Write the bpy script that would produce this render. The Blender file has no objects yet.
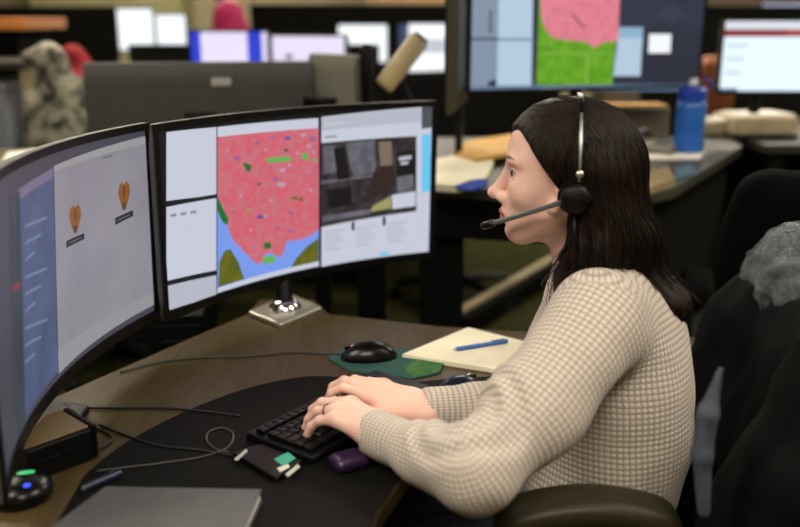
import bpy, bmesh, math, random
import numpy as np
from mathutils import Vector, Matrix
from mathutils.geometry import tessellate_polygon
rng = random.Random(7)
nrng = np.random.default_rng(7)
SC = bpy.context.scene
COL = SC.collection
PI = math.pi

# ------------------------------------------------------------------ camera, world, exposure
F = 900.0
PITCH = math.atan(247 / 900.0)
CAMZ = 1.37
cam_d = bpy.data.cameras.new('camera')
cam_d.sensor_width = 36.0
cam_d.lens = F / 800 * 36.0
cam_d.clip_start = 0.02
cam_d.dof.use_dof = True
cam_d.dof.focus_distance = 1.50
cam_d.dof.aperture_fstop = 1.8
cam = bpy.data.objects.new('camera', cam_d)
cam.location = (0, 0, CAMZ)
cam.rotation_euler = (PI / 2 - PITCH, 0, 0)
COL.objects.link(cam)
SC.camera = cam
w = bpy.data.worlds.new('world')
SC.world = w
w.use_nodes = True
w.node_tree.nodes['Background'].inputs[0].default_value = (0.9, 0.95, 1.0, 1)
w.node_tree.nodes['Background'].inputs[1].default_value = 0.05
SC.view_settings.view_transform = 'Standard'
SC.view_settings.look = 'None'
SC.view_settings.gamma = 1.0
SC.view_settings.use_curve_mapping = False
SC.view_settings.exposure = 0.0
LIGHT = 21.5          # strength of the ceiling panels
CEIL = 2.75

# ------------------------------------------------------------------ pixel -> place helpers
_c, _s = math.cos(PITCH), math.sin(PITCH)
def ray(px, py):
    u = (px - 400) / F; v = (263.5 - py) / F
    return Vector((u, _c + v * _s, -_s + v * _c))
def PY(px, py, Y):
    r = ray(px, py); return Vector((0, 0, CAMZ)) + r * (Y / r[1])
def PZ(px, py, z):
    r = ray(px, py); return Vector((0, 0, CAMZ)) + r * ((z - CAMZ) / r[2])

# ------------------------------------------------------------------ materials
def lin(c):
    if isinstance(c, str):
        c = tuple(int(c[i:i + 2], 16) / 255 for i in (0, 2, 4))
    return tuple((x / 12.92 if x <= 0.04045 else ((x + 0.055) / 1.055) ** 2.4) for x in c) + (1,)
_mc = {}
def mat(name, col, rough=0.5, metal=0.0, noise=0.0, nscale=20.0, bump=0.0, bscale=200.0, spec=0.5, sheen=0.0, col2=None, stretch=None):
    if name in _mc: return _mc[name]
    m = bpy.data.materials.new(name); m.use_nodes = True
    nt = m.node_tree; b = nt.nodes['Principled BSDF']
    b.inputs['Base Color'].default_value = lin(col)
    b.inputs['Roughness'].default_value = rough
    b.inputs['Metallic'].default_value = metal
    b.inputs['Specular IOR Level'].default_value = spec
    if sheen: b.inputs['Sheen Weight'].default_value = sheen
    tc = nt.nodes.new('ShaderNodeTexCoord')
    src = tc.outputs['Object']
    if stretch:
        mp = nt.nodes.new('ShaderNodeMapping'); mp.inputs['Scale'].default_value = stretch
        nt.links.new(src, mp.inputs[0]); src = mp.outputs[0]
    if noise or col2:
        n = nt.nodes.new('ShaderNodeTexNoise'); n.inputs['Scale'].default_value = nscale; n.inputs['Detail'].default_value = 4
        nt.links.new(src, n.inputs['Vector'])
        r = nt.nodes.new('ShaderNodeValToRGB'); nt.links.new(n.outputs[0], r.inputs[0])
        a = lin(col)
        if col2: d = lin(col2)
        else: d = tuple(min(1, x * (1 + noise)) for x in a[:3]) + (1,)
        e = a if col2 else tuple(x * (1 - noise) for x in a[:3]) + (1,)
        r.color_ramp.elements[0].color = e; r.color_ramp.elements[1].color = d
        r.color_ramp.elements[0].position = 0.35; r.color_ramp.elements[1].position = 0.65
        nt.links.new(r.outputs[0], b.inputs['Base Color'])
    if bump:
        n2 = nt.nodes.new('ShaderNodeTexNoise'); n2.inputs['Scale'].default_value = bscale; n2.inputs['Detail'].default_value = 3
        nt.links.new(src, n2.inputs['Vector'])
        bp = nt.nodes.new('ShaderNodeBump'); bp.inputs['Strength'].default_value = bump; bp.inputs['Distance'].default_value = 0.002
        nt.links.new(n2.outputs[0], bp.inputs['Height']); nt.links.new(bp.outputs[0], b.inputs['Normal'])
    _mc[name] = m
    return m
def emit(col, st=1.0, noise=None, nscale=30.0):
    """a lit screen colour; noise = second colour mixed in by a fine noise"""
    key = f'screen light {col} {st} {noise}'
    if key in _mc: return _mc[key]
    m = bpy.data.materials.new('screen light'); m.use_nodes = True
    nt = m.node_tree; b = nt.nodes['Principled BSDF']
    b.inputs['Base Color'].default_value = (0.01, 0.01, 0.01, 1)
    b.inputs['Roughness'].default_value = 0.4
    b.inputs['Specular IOR Level'].default_value = 0.3
    b.inputs['Emission Color'].default_value = lin(col)
    b.inputs['Emission Strength'].default_value = st
    if noise:
        tc = nt.nodes.new('ShaderNodeTexCoord')
        n = nt.nodes.new('ShaderNodeTexNoise'); n.inputs['Scale'].default_value = nscale; n.inputs['Detail'].default_value = 5
        nt.links.new(tc.outputs['Object'], n.inputs['Vector'])
        r = nt.nodes.new('ShaderNodeValToRGB'); r.color_ramp.elements[0].position = 0.4; r.color_ramp.elements[1].position = 0.62
        r.color_ramp.elements[0].color = lin(col); r.color_ramp.elements[1].color = lin(noise)
        nt.links.new(n.outputs[0], r.inputs[0]); nt.links.new(r.outputs[0], b.inputs['Emission Color'])
    _mc[key] = m
    return m

M_BLACK = mat('black plastic', '060607', 0.45, spec=.25, bump=0.15, bscale=900)
M_GLOSSBLACK = mat('glossy black plastic', '050506', 0.28, spec=.35)
M_KEY = mat('black keycap', '050506', 0.45, spec=.25)
M_BACK = mat('dark grey plastic', '393936', 0.5, noise=0.08)
M_BACKEDGE = mat('brownish grey plastic', '4c4740', 0.4)
M_SILVER = mat('brushed silver', 'd6d2c6', 0.34, 0.9, noise=0.06, nscale=60, stretch=(1, 12, 1))
M_CHROME = mat('chrome', 'd8d8d8', 0.12, 1.0)
M_FABBLACK = mat('black fabric', '060707', 0.95, noise=0.3, nscale=300, bump=0.5, bscale=700, spec=0.1)
M_MESHBLACK = mat('black upholstery', '060606', 0.9, bump=0.5, bscale=500, spec=0.08)
M_JACKET = mat('black softshell', '07090a', 0.8, noise=0.25, nscale=60, bump=0.4, bscale=250, spec=0.12)
M_LINING = mat('slate lining', '444b58', 0.75, noise=0.1, nscale=80)
M_ARMPAD = mat('olive black armrest rubber', '2e2a1a', 0.42, spec=.3, bump=0.2, bscale=600)
M_PAPER = mat('white paper', 'eeeae0', 0.8)
M_CREAM = mat('cream paper', 'f2ecd2', 0.8, noise=0.04)
M_KRAFT = mat('kraft paper', 'c79a4e', 0.75, noise=0.1, nscale=15)
M_CARPET = mat('olive carpet', '22220d', 0.95, col2='333315', nscale=35, bump=0.8, bscale=300, spec=0.1)
M_WALL = mat('beige wall paint', 'b3a988', 0.85, noise=0.04, nscale=3)
M_CEIL = mat('ceiling tile', 'd6d4cc', 0.9, noise=0.05, nscale=8, bump=0.3, bscale=80)
M_DESK = mat('dark walnut desk', '42361e', 0.40, spec=.22, col2='4f4128', nscale=7, stretch=(14, 1.2, 1), bump=0.05, bscale=80)
M_GREYDESK = mat('grey laminate desk', '32312b', 0.4, noise=0.06, nscale=12)
M_OLIVEDESK = mat('olive laminate desk', '5c5637', 0.45, noise=0.06, nscale=12)
M_DARKPANEL = mat('charcoal panel fabric', '0f0f0a', 0.9, spec=.1, noise=0.15, nscale=120, bump=0.4, bscale=500)
M_DARKMETAL = mat('black powder coat', '070808', 0.5, 0.0, spec=.2)
M_ORANGE = mat('orange oak', 'c07a33', 0.45, col2='a9662a', nscale=6, stretch=(1, 10, 10))
M_BEIGE = mat('beige laminate', 'a89b78', 0.6, noise=0.05)

# ------------------------------------------------------------------ mesh builder
class MB:
    def __init__(s): s.v = []; s.f = []; s.m = []
    def add(s, vs, fs, mi=0):
        o = len(s.v); s.v += [tuple(v) for v in vs]
        for f in fs: s.f.append(tuple(i + o for i in f)); s.m.append(mi)
        return s
    def box(s, c, d, R=None, mi=0):
        vs = [Vector((sx * d[0] / 2, sy * d[1] / 2, sz * d[2] / 2)) for sx in (-1, 1) for sy in (-1, 1) for sz in (-1, 1)]
        if R is not None: vs = [R @ v for v in vs]
        c = Vector(c); vs = [v + c for v in vs]
        return s.add(vs, [(0, 1, 3, 2), (4, 6, 7, 5), (0, 4, 5, 1), (2, 3, 7, 6), (0, 2, 6, 4), (1, 5, 7, 3)], mi)
    def tube(s, pts, r, n=10, mi=0, cap=True):
        pts = [Vector(p) for p in pts]; N = len(pts)
        rs = r if isinstance(r, (list, tuple)) else [r] * N
        vs = []; fs = []; prev = None
        for i, p in enumerate(pts):
            t = (pts[min(i + 1, N - 1)] - pts[max(i - 1, 0)]).normalized()
            if prev is None:
                a = Vector((0, 0, 1)) if abs(t.z) < 0.9 else Vector((1, 0, 0))
                u = t.cross(a).normalized()
            else:
                u = (prev - t * prev.dot(t)).normalized()
            prev = u; v = t.cross(u)
            for k in range(n):
                a = 2 * PI * k / n
                vs.append(p + (u * math.cos(a) + v * math.sin(a)) * rs[i])
        for i in range(N - 1):
            for k in range(n):
                k2 = (k + 1) % n
                fs.append((i * n + k, i * n + k2, (i + 1) * n + k2, (i + 1) * n + k))
        if cap:
            fs.append(tuple(range(n))[::-1]); fs.append(tuple((N - 1) * n + k for k in range(n)))
        return s.add(vs, fs, mi)
    def lathe(s, prof, c=(0, 0, 0), n=32, R=None, mi=0):
        vs = []; fs = []; c = Vector(c)
        for r, z in prof:
            for k in range(n):
                a = 2 * PI * k / n
                v = Vector((max(r, 1e-5) * math.cos(a), max(r, 1e-5) * math.sin(a), z))
                if R is not None: v = R @ v
                vs.append(v + c)
        for i in range(len(prof) - 1):
            for k in range(n):
                k2 = (k + 1) % n
                fs.append((i * n + k, i * n + k2, (i + 1) * n + k2, (i + 1) * n + k))
        fs.append(tuple(range(n))[::-1]); fs.append(tuple((len(prof) - 1) * n + k for k in range(n)))
        return s.add(vs, fs, mi)
    def prism(s, poly, z0, z1, mi=0):
        n = len(poly)
        vs = [(p[0], p[1], z0) for p in poly] + [(p[0], p[1], z1) for p in poly]
        fs = [tuple(range(n))[::-1], tuple(range(n, 2 * n))] + [(i, (i + 1) % n, n + (i + 1) % n, n + i) for i in range(n)]
        return s.add(vs, fs, mi)
def Rz(a): return Matrix.Rotation(a, 3, 'Z')
def Rx(a): return Matrix.Rotation(a, 3, 'X')
def Ry(a): return Matrix.Rotation(a, 3, 'Y')

def link(name, me, mats, parent=None, loc=None, smooth=False, bevel=0.0, bseg=2):
    o = bpy.data.objects.new(name, me); COL.objects.link(o)
    if not isinstance(mats, (list, tuple)): mats = [mats]
    for m in mats: me.materials.append(m)
    if parent is not None: o.parent = parent
    if loc is not None: o.location = loc
    if smooth:
        me.polygons.foreach_set('use_smooth', [True] * len(me.polygons))
    if bevel:
        b = o.modifiers.new('bevel', 'BEVEL'); b.width = bevel; b.segments = bseg; b.limit_method = 'ANGLE'; b.angle_limit = math.radians(40)
        me.polygons.foreach_set('use_smooth', [True] * len(me.polygons))
        wn = o.modifiers.new('wn', 'WEIGHTED_NORMAL'); wn.keep_sharp = True
    return o
def obj(name, mb, mats, parent=None, loc=None, smooth=False, bevel=0.0, bseg=2, off=None, fixn=True):
    """off: subtract this point from the vertices (world-built part of an unrotated parent)"""
    me = bpy.data.meshes.new(name)
    vs = mb.v
    if off is not None: vs = [(v[0] - off[0], v[1] - off[1], v[2] - off[2]) for v in vs]
    me.from_pydata(vs, [], mb.f)
    me.polygons.foreach_set('material_index', mb.m)
    me.update()
    if fixn:
        bm = bmesh.new(); bm.from_mesh(me); bmesh.ops.recalc_face_normals(bm, faces=bm.faces); bm.to_mesh(me); bm.free()
    o = link(name, me, mats, parent, loc, smooth, bevel, bseg)
    return o
def tag(o, label, cat, group=None, kind=None):
    if label: o['label'] = label
    if cat: o['category'] = cat
    if group: o['group'] = group
    if kind: o['kind'] = kind
    return o
def thing(name, label, cat, loc=(0, 0, 0), rot=0.0, group=None):
    o = bpy.data.objects.new(name, None); COL.objects.link(o)
    o.empty_display_size = 0.05
    o.location = loc; o.rotation_euler = (0, 0, rot)
    return tag(o, label, cat, group)
def copy_tree(o, parent=None):
    c = o.copy(); COL.objects.link(c)
    if parent is not None: c.parent = parent
    for ch in [x for x in list(COL.objects) if x.parent == o]: copy_tree(ch, c)
    return c
def structure(name, mb, m, **k):
    o = obj(name, mb, m, **k); o['kind'] = 'structure'; return o

# ------------------------------------------------------------------ signed distance modelling (organic shapes)
def smin(a, b, k):
    h = np.maximum(k - np.abs(a - b), 0) / k
    return np.minimum(a, b) - h * h * k * 0.25
def smax(a, b, k): return -smin(-a, -b, k)
def ell(P, c, r):
    q = [(P[i] - c[i]) for i in range(3)]
    k0 = np.sqrt(sum((q[i] / r[i]) ** 2 for i in range(3))) + 1e-9
    k1 = np.sqrt(sum((q[i] / (r[i] * r[i])) ** 2 for i in range(3))) + 1e-9
    return k0 * (k0 - 1) / k1
def cone(P, a, b, ra, rb):
    ba = [b[i] - a[i] for i in range(3)]; L = sum(x * x for x in ba)
    t = sum((P[i] - a[i]) * ba[i] for i in range(3)) / L
    t = np.clip(t, 0, 1)
    d = np.sqrt(sum((P[i] - a[i] - t * ba[i]) ** 2 for i in range(3)))
    return d - (ra + (rb - ra) * t)
def rbox(P, c, d, r, R=None):
    q = [P[i] - c[i] for i in range(3)]
    if R is not None:
        q = [sum(R[j][i] * q[j] for j in range(3)) for i in range(3)]
    q = [np.abs(q[i]) - (d[i] - r) for i in range(3)]
    return np.sqrt(sum(np.maximum(x, 0) ** 2 for x in q)) + np.minimum(np.maximum(q[0], np.maximum(q[1], q[2])), 0) - r
def nets(f, lo, hi, h):
    lo = np.array(lo, float); hi = np.array(hi, float)
    n = np.ceil((hi - lo) / h).astype(int) + 1
    ax = [lo[i] + h * np.arange(n[i]) for i in range(3)]
    P = np.meshgrid(*ax, indexing='ij', sparse=True)
    P = [p.astype(np.float32) for p in P]
    D = f(P); D = np.broadcast_to(D, tuple(n)).astype(np.float32)
    S = D < 0
    nx, ny, nz = n
    acc = np.zeros((nx - 1, ny - 1, nz - 1, 3), np.float32); cnt = np.zeros((nx - 1, ny - 1, nz - 1), np.float32)
    corners = [(i, j, k) for i in (0, 1) for j in (0, 1) for k in (0, 1)]
    def sl(A, c): return A[c[0]:nx - 1 + c[0], c[1]:ny - 1 + c[1], c[2]:nz - 1 + c[2]]
    for a in corners:
        for d in range(3):
            if a[d]: continue
            b = list(a); b[d] = 1; b = tuple(b)
            da, db = sl(D, a), sl(D, b)
            cr = sl(S, a) != sl(S, b)
            t = np.where(cr, da / np.where(cr, da - db, 1), 0)
            for q in range(3):
                acc[..., q] += np.where(cr, a[q] + (t if q == d else 0), 0)
            cnt += cr
    act = cnt > 0
    idx = -np.ones(act.shape, np.int64); idx[act] = np.arange(act.sum())
    cells = np.argwhere(act)
    V = lo + h * (cells + acc[act] / cnt[act][:, None])
    Q = []
    for d in range(3):
        e1, e2 = [(1, 2), (2, 0), (0, 1)][d]
        a = [slice(1, -1)] * 3; a[d] = slice(0, n[d] - 1)
        b = [slice(1, -1)] * 3; b[d] = slice(1, n[d])
        sa = S[tuple(a)]; sb = S[tuple(b)]
        for flip in (False, True):
            m = (sa & ~sb) if not flip else (~sa & sb)
            g = np.argwhere(m)
            if not len(g): continue
            for q in range(3):
                if q != d: g[:, q] += 1
            def cell(o1, o2):
                c = g.copy(); c[:, e1] -= o1; c[:, e2] -= o2
                return idx[c[:, 0], c[:, 1], c[:, 2]]
            quad = np.stack([cell(1, 1), cell(0, 1), cell(0, 0), cell(1, 0)], 1)
            if flip: quad = quad[:, ::-1]
            Q.append(quad)
    return V, np.concatenate(Q)
def npmesh(name, V, Q, mats, parent=None, off=None, mi=None):
    me = bpy.data.meshes.new(name)
    if off is not None: V = V - np.array(off)
    me.vertices.add(len(V)); me.vertices.foreach_set('co', V.astype(np.float32).ravel())
    me.loops.add(Q.size); me.loops.foreach_set('vertex_index', Q.ravel().astype(np.int32))
    me.polygons.add(len(Q)); me.polygons.foreach_set('loop_start', np.arange(0, Q.size, 4, dtype=np.int32))
    me.update(calc_edges=True)
    if mi is not None: me.polygons.foreach_set('material_index', mi.astype(np.int32))
    o = link(name, me, mats, parent, smooth=True)
    me.validate()
    return o
def sdf_obj(name, f, lo, hi, h, mats, parent=None, off=None):
    V, Q = nets(f, lo, hi, h)
    return npmesh(name, V, Q, mats, parent, off)
def nz(P, s, seed=0):
    """cheap smooth noise from sines, range about -1..1"""
    a, b, c = P[0] * s, P[1] * s, P[2] * s
    return (np.sin(a * 1.0 + 1.7 * np.sin(b * 0.8 + seed) + seed * 1.3) + np.sin(b * 1.1 + 1.5 * np.sin(c * 0.9 + seed * 2) + 2.1)
            + np.sin(c * 1.2 + 1.6 * np.sin(a * 0.7 + seed * 0.5) + 4.2)) / 3

# ------------------------------------------------------------------ the room
RX0, RX1, RY0, RY1 = -4.6, 4.6, -2.6, 8.6
structure('floor', MB().box((0, 3, -0.05), (RX1 - RX0 + .2, RY1 - RY0 + .2, 0.1)), M_CARPET)
structure('ceiling', MB().box((0, 3, CEIL + 0.05), (RX1 - RX0 + .2, RY1 - RY0 + .2, 0.1)), M_CEIL)
structure('wall_back', MB().box((0, RY1 + .05, CEIL / 2), (RX1 - RX0 + .2, 0.1, CEIL)), M_WALL)
structure('wall_front', MB().box((0, RY0 - .05, CEIL / 2), (RX1 - RX0 + .2, 0.1, CEIL)), M_WALL)
structure('wall_left', MB().box((RX0 - .05, 3, CEIL / 2), (0.1, RY1 - RY0, CEIL)), M_WALL)
structure('wall_right', MB().box((RX1 + .05, 3, CEIL / 2), (0.1, RY1 - RY0, CEIL)), M_WALL)
structure('baseboard_back', MB().box((0, RY1 - .006, 0.05), (RX1 - RX0, 0.012, 0.1)), M_DARKPANEL)
# recessed ceiling lamps
M_PANEL = bpy.data.materials.new('lit diffuser'); M_PANEL.use_nodes = True
_b = M_PANEL.node_tree.nodes['Principled BSDF']
_b.inputs['Emission Color'].default_value = (1.0, 0.91, 0.76, 1); _b.inputs['Emission Strength'].default_value = LIGHT
M_FRAMEW = mat('white lamp frame', 'e6e6e2', 0.5)
lamp0 = None
LAMPS = [(-1.5, .5), (0.1, -.5), (1.9, 0.9), (-1.7, 3.6), (0.6, 4.2), (2.8, 4.0), (-1.7, 6.4), (0.6, 6.6), (2.8, 6.8)]
for i, (x, y) in enumerate(LAMPS):
    if lamp0 is None:
        t = thing('ceiling_light', '', 'ceiling light', (x, y, CEIL), 0, 'recessed ceiling lights')
        fr = MB()
        for dx, dy, sx, sy in ((0, .31, 1.24, .02), (0, -.31, 1.24, .02), (.61, 0, .02, .6), (-.61, 0, .02, .6)):
            fr.box((dx, dy, -0.012), (sx, sy, 0.024))
        obj('lamp_frame', fr, M_FRAMEW, t)
        obj('diffuser', MB().box((0, 0, -0.008), (1.2, .6, 0.012)), M_PANEL, t)
        lamp0 = t
    else:
        t = copy_tree(lamp0); t.location = (x, y, CEIL)
    t['label'] = 'recessed rectangular ceiling light panel glowing warm white overhead'

# ------------------------------------------------------------------ monitors
def curve_y(s, R): return 0.0 if R > 50 else -(R - math.sqrt(max(R * R - s * s, 0)))
def clip_poly(poly, a, b):
    def half(pl, x, keep_gt):
        out = []
        for i in range(len(pl)):
            p, q = pl[i], pl[(i + 1) % len(pl)]
            ip = (p[0] >= x) if keep_gt else (p[0] <= x); iq = (q[0] >= x) if keep_gt else (q[0] <= x)
            if ip: out.append(p)
            if ip != iq:
                t = (x - p[0]) / (q[0] - p[0]); out.append((x, p[1] + t * (q[1] - p[1])))
        return out
    pl = half(poly, a, True)
    if len(pl) >= 3: pl = half(pl, b, False)
    return pl if len(pl) >= 3 else []
class Monitor:
    """local frame: x along the width as its user sees it, -y towards the user, z up from the standing surface"""
    def __init__(m, label, loc, rot, w, h, zb, R=1000.0, group=None, bez=(0.012, 0.012, 0.02), stand=None, cat='monitor', back=None, thick=0.03, deep=0.06, screen_col=None, base_mat=None, base_rot=0.0, tilt=0.0):
        m.R = R; m.w = w; m.h = h; m.zb = zb; m.loc = Vector(loc); m.rot = rot; m.k = 0
        m.root = thing('computer_monitor', label, cat, loc, rot, group)
        m.tilt = math.radians(tilt); m.root.rotation_euler = (m.tilt, 0, rot)
        back = back or M_BACK
        n = 28 if R < 50 else 2
        sb, tb, bb = bez
        # housing: a swept section
        hs = MB(); vs = []; fs = []
        for i in range(n + 1):
            s = -w / 2 + w * i / n
            y0 = curve_y(s, R); th = thick + (deep - thick) * max(0, 1 - (abs(s) / (w / 2)) ** 2.2) if n > 2 else thick
            sec = [(0, zb), (0, zb + h), (thick * .55, zb + h), (th, zb + h * .86), (th, zb + h * .16), (thick * .55, zb)]
            for (yy, zz) in sec: vs.append((s, y0 + yy, zz))
        L = 6
        for i in range(n):
            for k in range(L):
                k2 = (k + 1) % L
                fs.append((i * L + k, i * L + k2, (i + 1) * L + k2, (i + 1) * L + k))
        fs.append(tuple(range(L))); fs.append(tuple(n * L + k for k in range(L))[::-1])
        hs.add(vs, fs)
        m.housing = obj('housing', hs, back, m.root, bevel=0.003)
        # black front bezel frame
        fr = MB()
        def strip(s0, s1, z0, z1, nn):
            v = []; f = []
            for i in range(nn + 1):
                s = s0 + (s1 - s0) * i / nn; y = curve_y(s, R)
                v += [(s, y - .004, z0), (s, y - .004, z1), (s, y + .002, z0), (s, y + .002, z1)]
            for i in range(nn):
                a = i * 4; b = a + 4
                f += [(a, b, b + 1, a + 1), (a + 2, a + 3, b + 3, b + 2), (a, a + 2, b + 2, b), (a + 1, b + 1, b + 3, a + 3)]
            f += [(0, 1, 3, 2), (nn * 4, nn * 4 + 2, nn * 4 + 3, nn * 4 + 1)]
            fr.add(v, f)
        strip(-w / 2, w / 2, zb, zb + bb, n); strip(-w / 2, w / 2, zb + h - tb, zb + h, n)
        strip(-w / 2, -w / 2 + sb, zb, zb + h, 1); strip(w / 2 - sb, w / 2, zb, zb + h, 1)
        obj('bezel', fr, M_BLACK, m.root)
        m.s0, m.s1, m.z0, m.z1 = -w / 2 + sb, w / 2 - sb, zb + bb, zb + h - tb
        m.screen = m.window('screen', [('', [(m.s0, m.z0), (m.s1, m.z0), (m.s1, m.z1), (m.s0, m.z1)], screen_col or emit('101216', 0.6))], m.root)
        # stand
        if stand:
            nb, bw, bd = stand
            st = MB()
            yb = deep
            st.box((0, yb + .02, zb + h * .5), (.09, .05, .12))
            st.tube([(0, yb + .03, 0.014), (0, yb + .03, zb + h * .5)], 0.02, 16)
            obj('stand_neck', st, M_BLACK, m.root, bevel=0.003)
            bs = MB()
            R_ = Rz(base_rot)
            bs.box((0, yb - .01, 0.007), (bw, bd, 0.014), R_)
            m.base = obj('stand_base', bs, base_mat or M_BLACK, m.root, bevel=0.005)
    def window(m, name, items, parent, raise_=None, label=None):
        """items: list of (tag, polygon in (s, z), material); one mesh slightly proud of the panel"""
        m.k += 1
        mats = []; mb = MB()
        base = 0.0008 if raise_ is None else raise_
        for j, (_, poly, mt) in enumerate(items):
            if mt not in mats: mats.append(mt)
            mi = mats.index(mt)
            y_off = base + 0.00004 * j
            smin_, smax_ = min(p[0] for p in poly), max(p[0] for p in poly)
            step = 0.02
            if m.R > 50:
                mb.add([(s, -y_off, z) for s, z in poly], [tuple(range(len(poly)))], mi); continue
            for tri in tessellate_polygon([[Vector((p[0], p[1], 0)) for p in poly]]):
                tr = [poly[k] for k in tri]
                a = math.floor(min(p[0] for p in tr) / step) * step
                while a < max(p[0] for p in tr) - 1e-9:
                    pl = clip_poly(tr, a, a + step); a += step
                    if len(pl) < 3: continue
                    ar = sum(pl[k][0] * pl[(k + 1) % len(pl)][1] - pl[(k + 1) % len(pl)][0] * pl[k][1] for k in range(len(pl)))
                    if abs(ar) < 1e-9: continue
                    if ar < 0: pl = pl[::-1]
                    mb.add([(s, curve_y(s, m.R) - y_off, z) for s, z in pl], [tuple(range(len(pl)))], mi)
        o = obj(name, mb, mats, parent, fixn=False)
        if label: o['label'] = label
        return o
    def uv(m, px, py):
        """photo pixel -> (s, z) on the curved screen"""
        r = ray(px, py); o = Vector((0, 0, CAMZ)) - m.loc
        Ri = (Rz(m.rot) @ Rx(m.tilt)).inverted(); o = Ri @ o; d = Ri @ r
        # meet the cylinder about (0, -R), far side
        A = d.x ** 2 + d.y ** 2; B = o.x * d.x + (o.y + m.R) * d.y; C_ = o.x ** 2 + (o.y + m.R) ** 2 - m.R ** 2
        t = (-B + math.sqrt(max(B * B - A * C_, 0))) / A if m.R < 50 else -o.y / d.y
        p = o + d * t
        return (p.x, p.z)
    def P(m, *pts): return [m.uv(*p) for p in pts]
    def Q(m, x0, y0, x1, y1): # by fraction of the panel, y from the top
        X = lambda f: m.s0 + (m.s1 - m.s0) * f
        Z = lambda f: m.z1 - (m.z1 - m.z0) * f
        return [(X(x0), Z(y1)), (X(x1), Z(y1)), (X(x1), Z(y0)), (X(x0), Z(y0))]

DZ = 0.74   # our desk top
RR = 0.98
def chord(a, b, w, R):
    a = Vector(a); b = Vector(b); mid = (a + b) / 2; d = (b - a).normalized()
    sag = R - math.sqrt(R * R - w * w / 4)
    n = Vector((-d.y, d.x)); mid = mid + n * sag
    return (mid.x, mid.y, DZ), math.atan2(d.y, d.x)
# --- right-hand monitor with the map
wM = 0.712
loc, rot = chord((-0.450, 1.625), (0.079, 2.103), wM, RR)
mr = Monitor('curved black monitor showing a pink map and a street photo', loc, rot, wM, 0.376, 0.069, RR, tilt=1.2, bez=(.012, .013, .017), stand=None, deep=.05, thick=.022, back=M_BACKEDGE)
WHITE = emit('d0d4e4', 0.9); GREYW = emit('c3c6d4', 0.85); DARKN = emit('20242e', 0.6); PINK = emit('d65f6e', 0.96, 'c97480', 60)
BLUE = emit('7a9df0', 0.95); OLIVE = emit('736f1c', 0.85, '5c661c', 40); GREEN = emit('1f7a35', 0.8); LGREEN = emit('68b85a', 0.9)
VIOL = emit('9a62a8', 0.9); PALE = emit('c8a0b8', 0.9); SKY = emit('6ccaf4', 0.95); LBL = emit('9a9cae', 0.8); NAVY = emit('5a5ab0', 0.85)
P = mr.P
lw = [('top', P((166, 132), (216, 127), (216, 195), (166, 201)), WHITE), ('bar', P((166, 203), (216, 194), (216, 199), (166, 208)), DARKN),
      ('mid', P((166, 207), (216, 198), (216, 271), (166, 281)), WHITE), ('bar2', P((166, 281), (216, 270), (216, 275), (166, 287)), DARKN),
      ('low', P((166, 286), (216, 275), (216, 296), (166, 311)), GREYW)]
for k in range(3): lw.append(('t', P((170 + k * 10, 214 - k * 1.5), (176 + k * 10, 213 - k * 1.5), (176 + k * 10, 216 - k * 1.5), (170 + k * 10, 217 - k * 1.5)), LBL))
mr.window('list_window', lw, mr.screen, 0.0014, 'grey-white list panels split by dark bars')
mp = [('head', P((217, 127), (318, 118), (318, 128), (217, 137)), WHITE),
      ('sea', P((217, 137), (318.5, 128), (318.5, 266), (217, 293)), BLUE),
      ('land', P((217, 137), (318.5, 128), (318.5, 229), (310, 236), (298, 240), (286, 241), (284, 252), (280, 257), (270, 253), (264, 254), (262, 262), (256, 264), (248, 256), (240, 248), (232, 240), (229, 232), (226, 222), (219, 205), (217, 196)), PINK),
      ('isle', P((219, 262), (224, 251), (230, 249), (238, 262), (244, 279), (218, 287)), OLIVE),
      ('isle2', P((290, 268), (296, 258), (306, 247), (318, 238), (318, 261), (300, 267)), OLIVE),
      ('park', P((217, 196), (221, 205), (228, 219), (227, 225), (222, 222), (217, 210)), GREEN),
      ('park2', P((242, 162), (251, 165), (250, 172), (246, 171)), GREEN),
      ('park3', P((263, 243), (270, 242), (271, 248), (264, 249)), GREEN),
      ('park4', P((262, 257), (274, 255), (275, 262), (263, 264)), LGREEN),
      ('golf', P((265, 158), (290, 156), (291, 161), (268, 163)), LGREEN), ('golf2', P((300, 154), (307, 152), (308, 159), (303, 160)), LGREEN),
      ('edge', P((217, 288), (318.5, 261), (318.5, 266), (217, 293)), WHITE)]
spots = [(256, 143, 4, VIOL), (287, 138, 4, NAVY), (272, 138, 3, VIOL), (303, 135, 4, PALE), (312, 139, 4, VIOL), (308, 146, 3, PALE), (236, 158, 3.5, VIOL), (297, 153, 3, PALE),
         (282, 170, 3.5, PALE), (275, 179, 4, VIOL), (281, 184, 5, PALE), (270, 167, 2.5, VIOL), (289, 165, 3, PALE), (260, 217, 4, NAVY), (265, 216, 2.5, PALE), (291, 213, 2.5, VIOL),
         (277, 228, 3, VIOL), (290, 231, 3, VIOL), (248, 210, 2.5, LGREEN), (294, 198, 4, OLIVE), (300, 199, 3, OLIVE), (258, 184, 3, OLIVE), (314, 160, 3, LGREEN), (313, 152, 2.5, PALE),
         (240, 195, 2, PALE), (270, 200, 2, PALE), (233, 212, 2, OLIVE), (285, 150, 3, OLIVE), (310, 190, 2.5, PALE), (250, 230, 2, PALE), (265, 150, 2.5, PALE), (311, 175, 2, VIOL), (227, 150, 2, PALE)]
for (x, y, r, mt) in spots:
    a0 = rng.random() * 6
    mp.append(('spot', P(*[(x + r * (0.6 + .6 * rng.random()) * math.cos(a0 + a), y + .7 * r * (0.5 + .6 * rng.random()) * math.sin(a0 + a)) for a in (0, 1.2, 2.3, 3.5, 4.8)]), mt))
mr.window('map_window', mp, mr.screen, 0.0014, 'pink city map with blue water')
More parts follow.
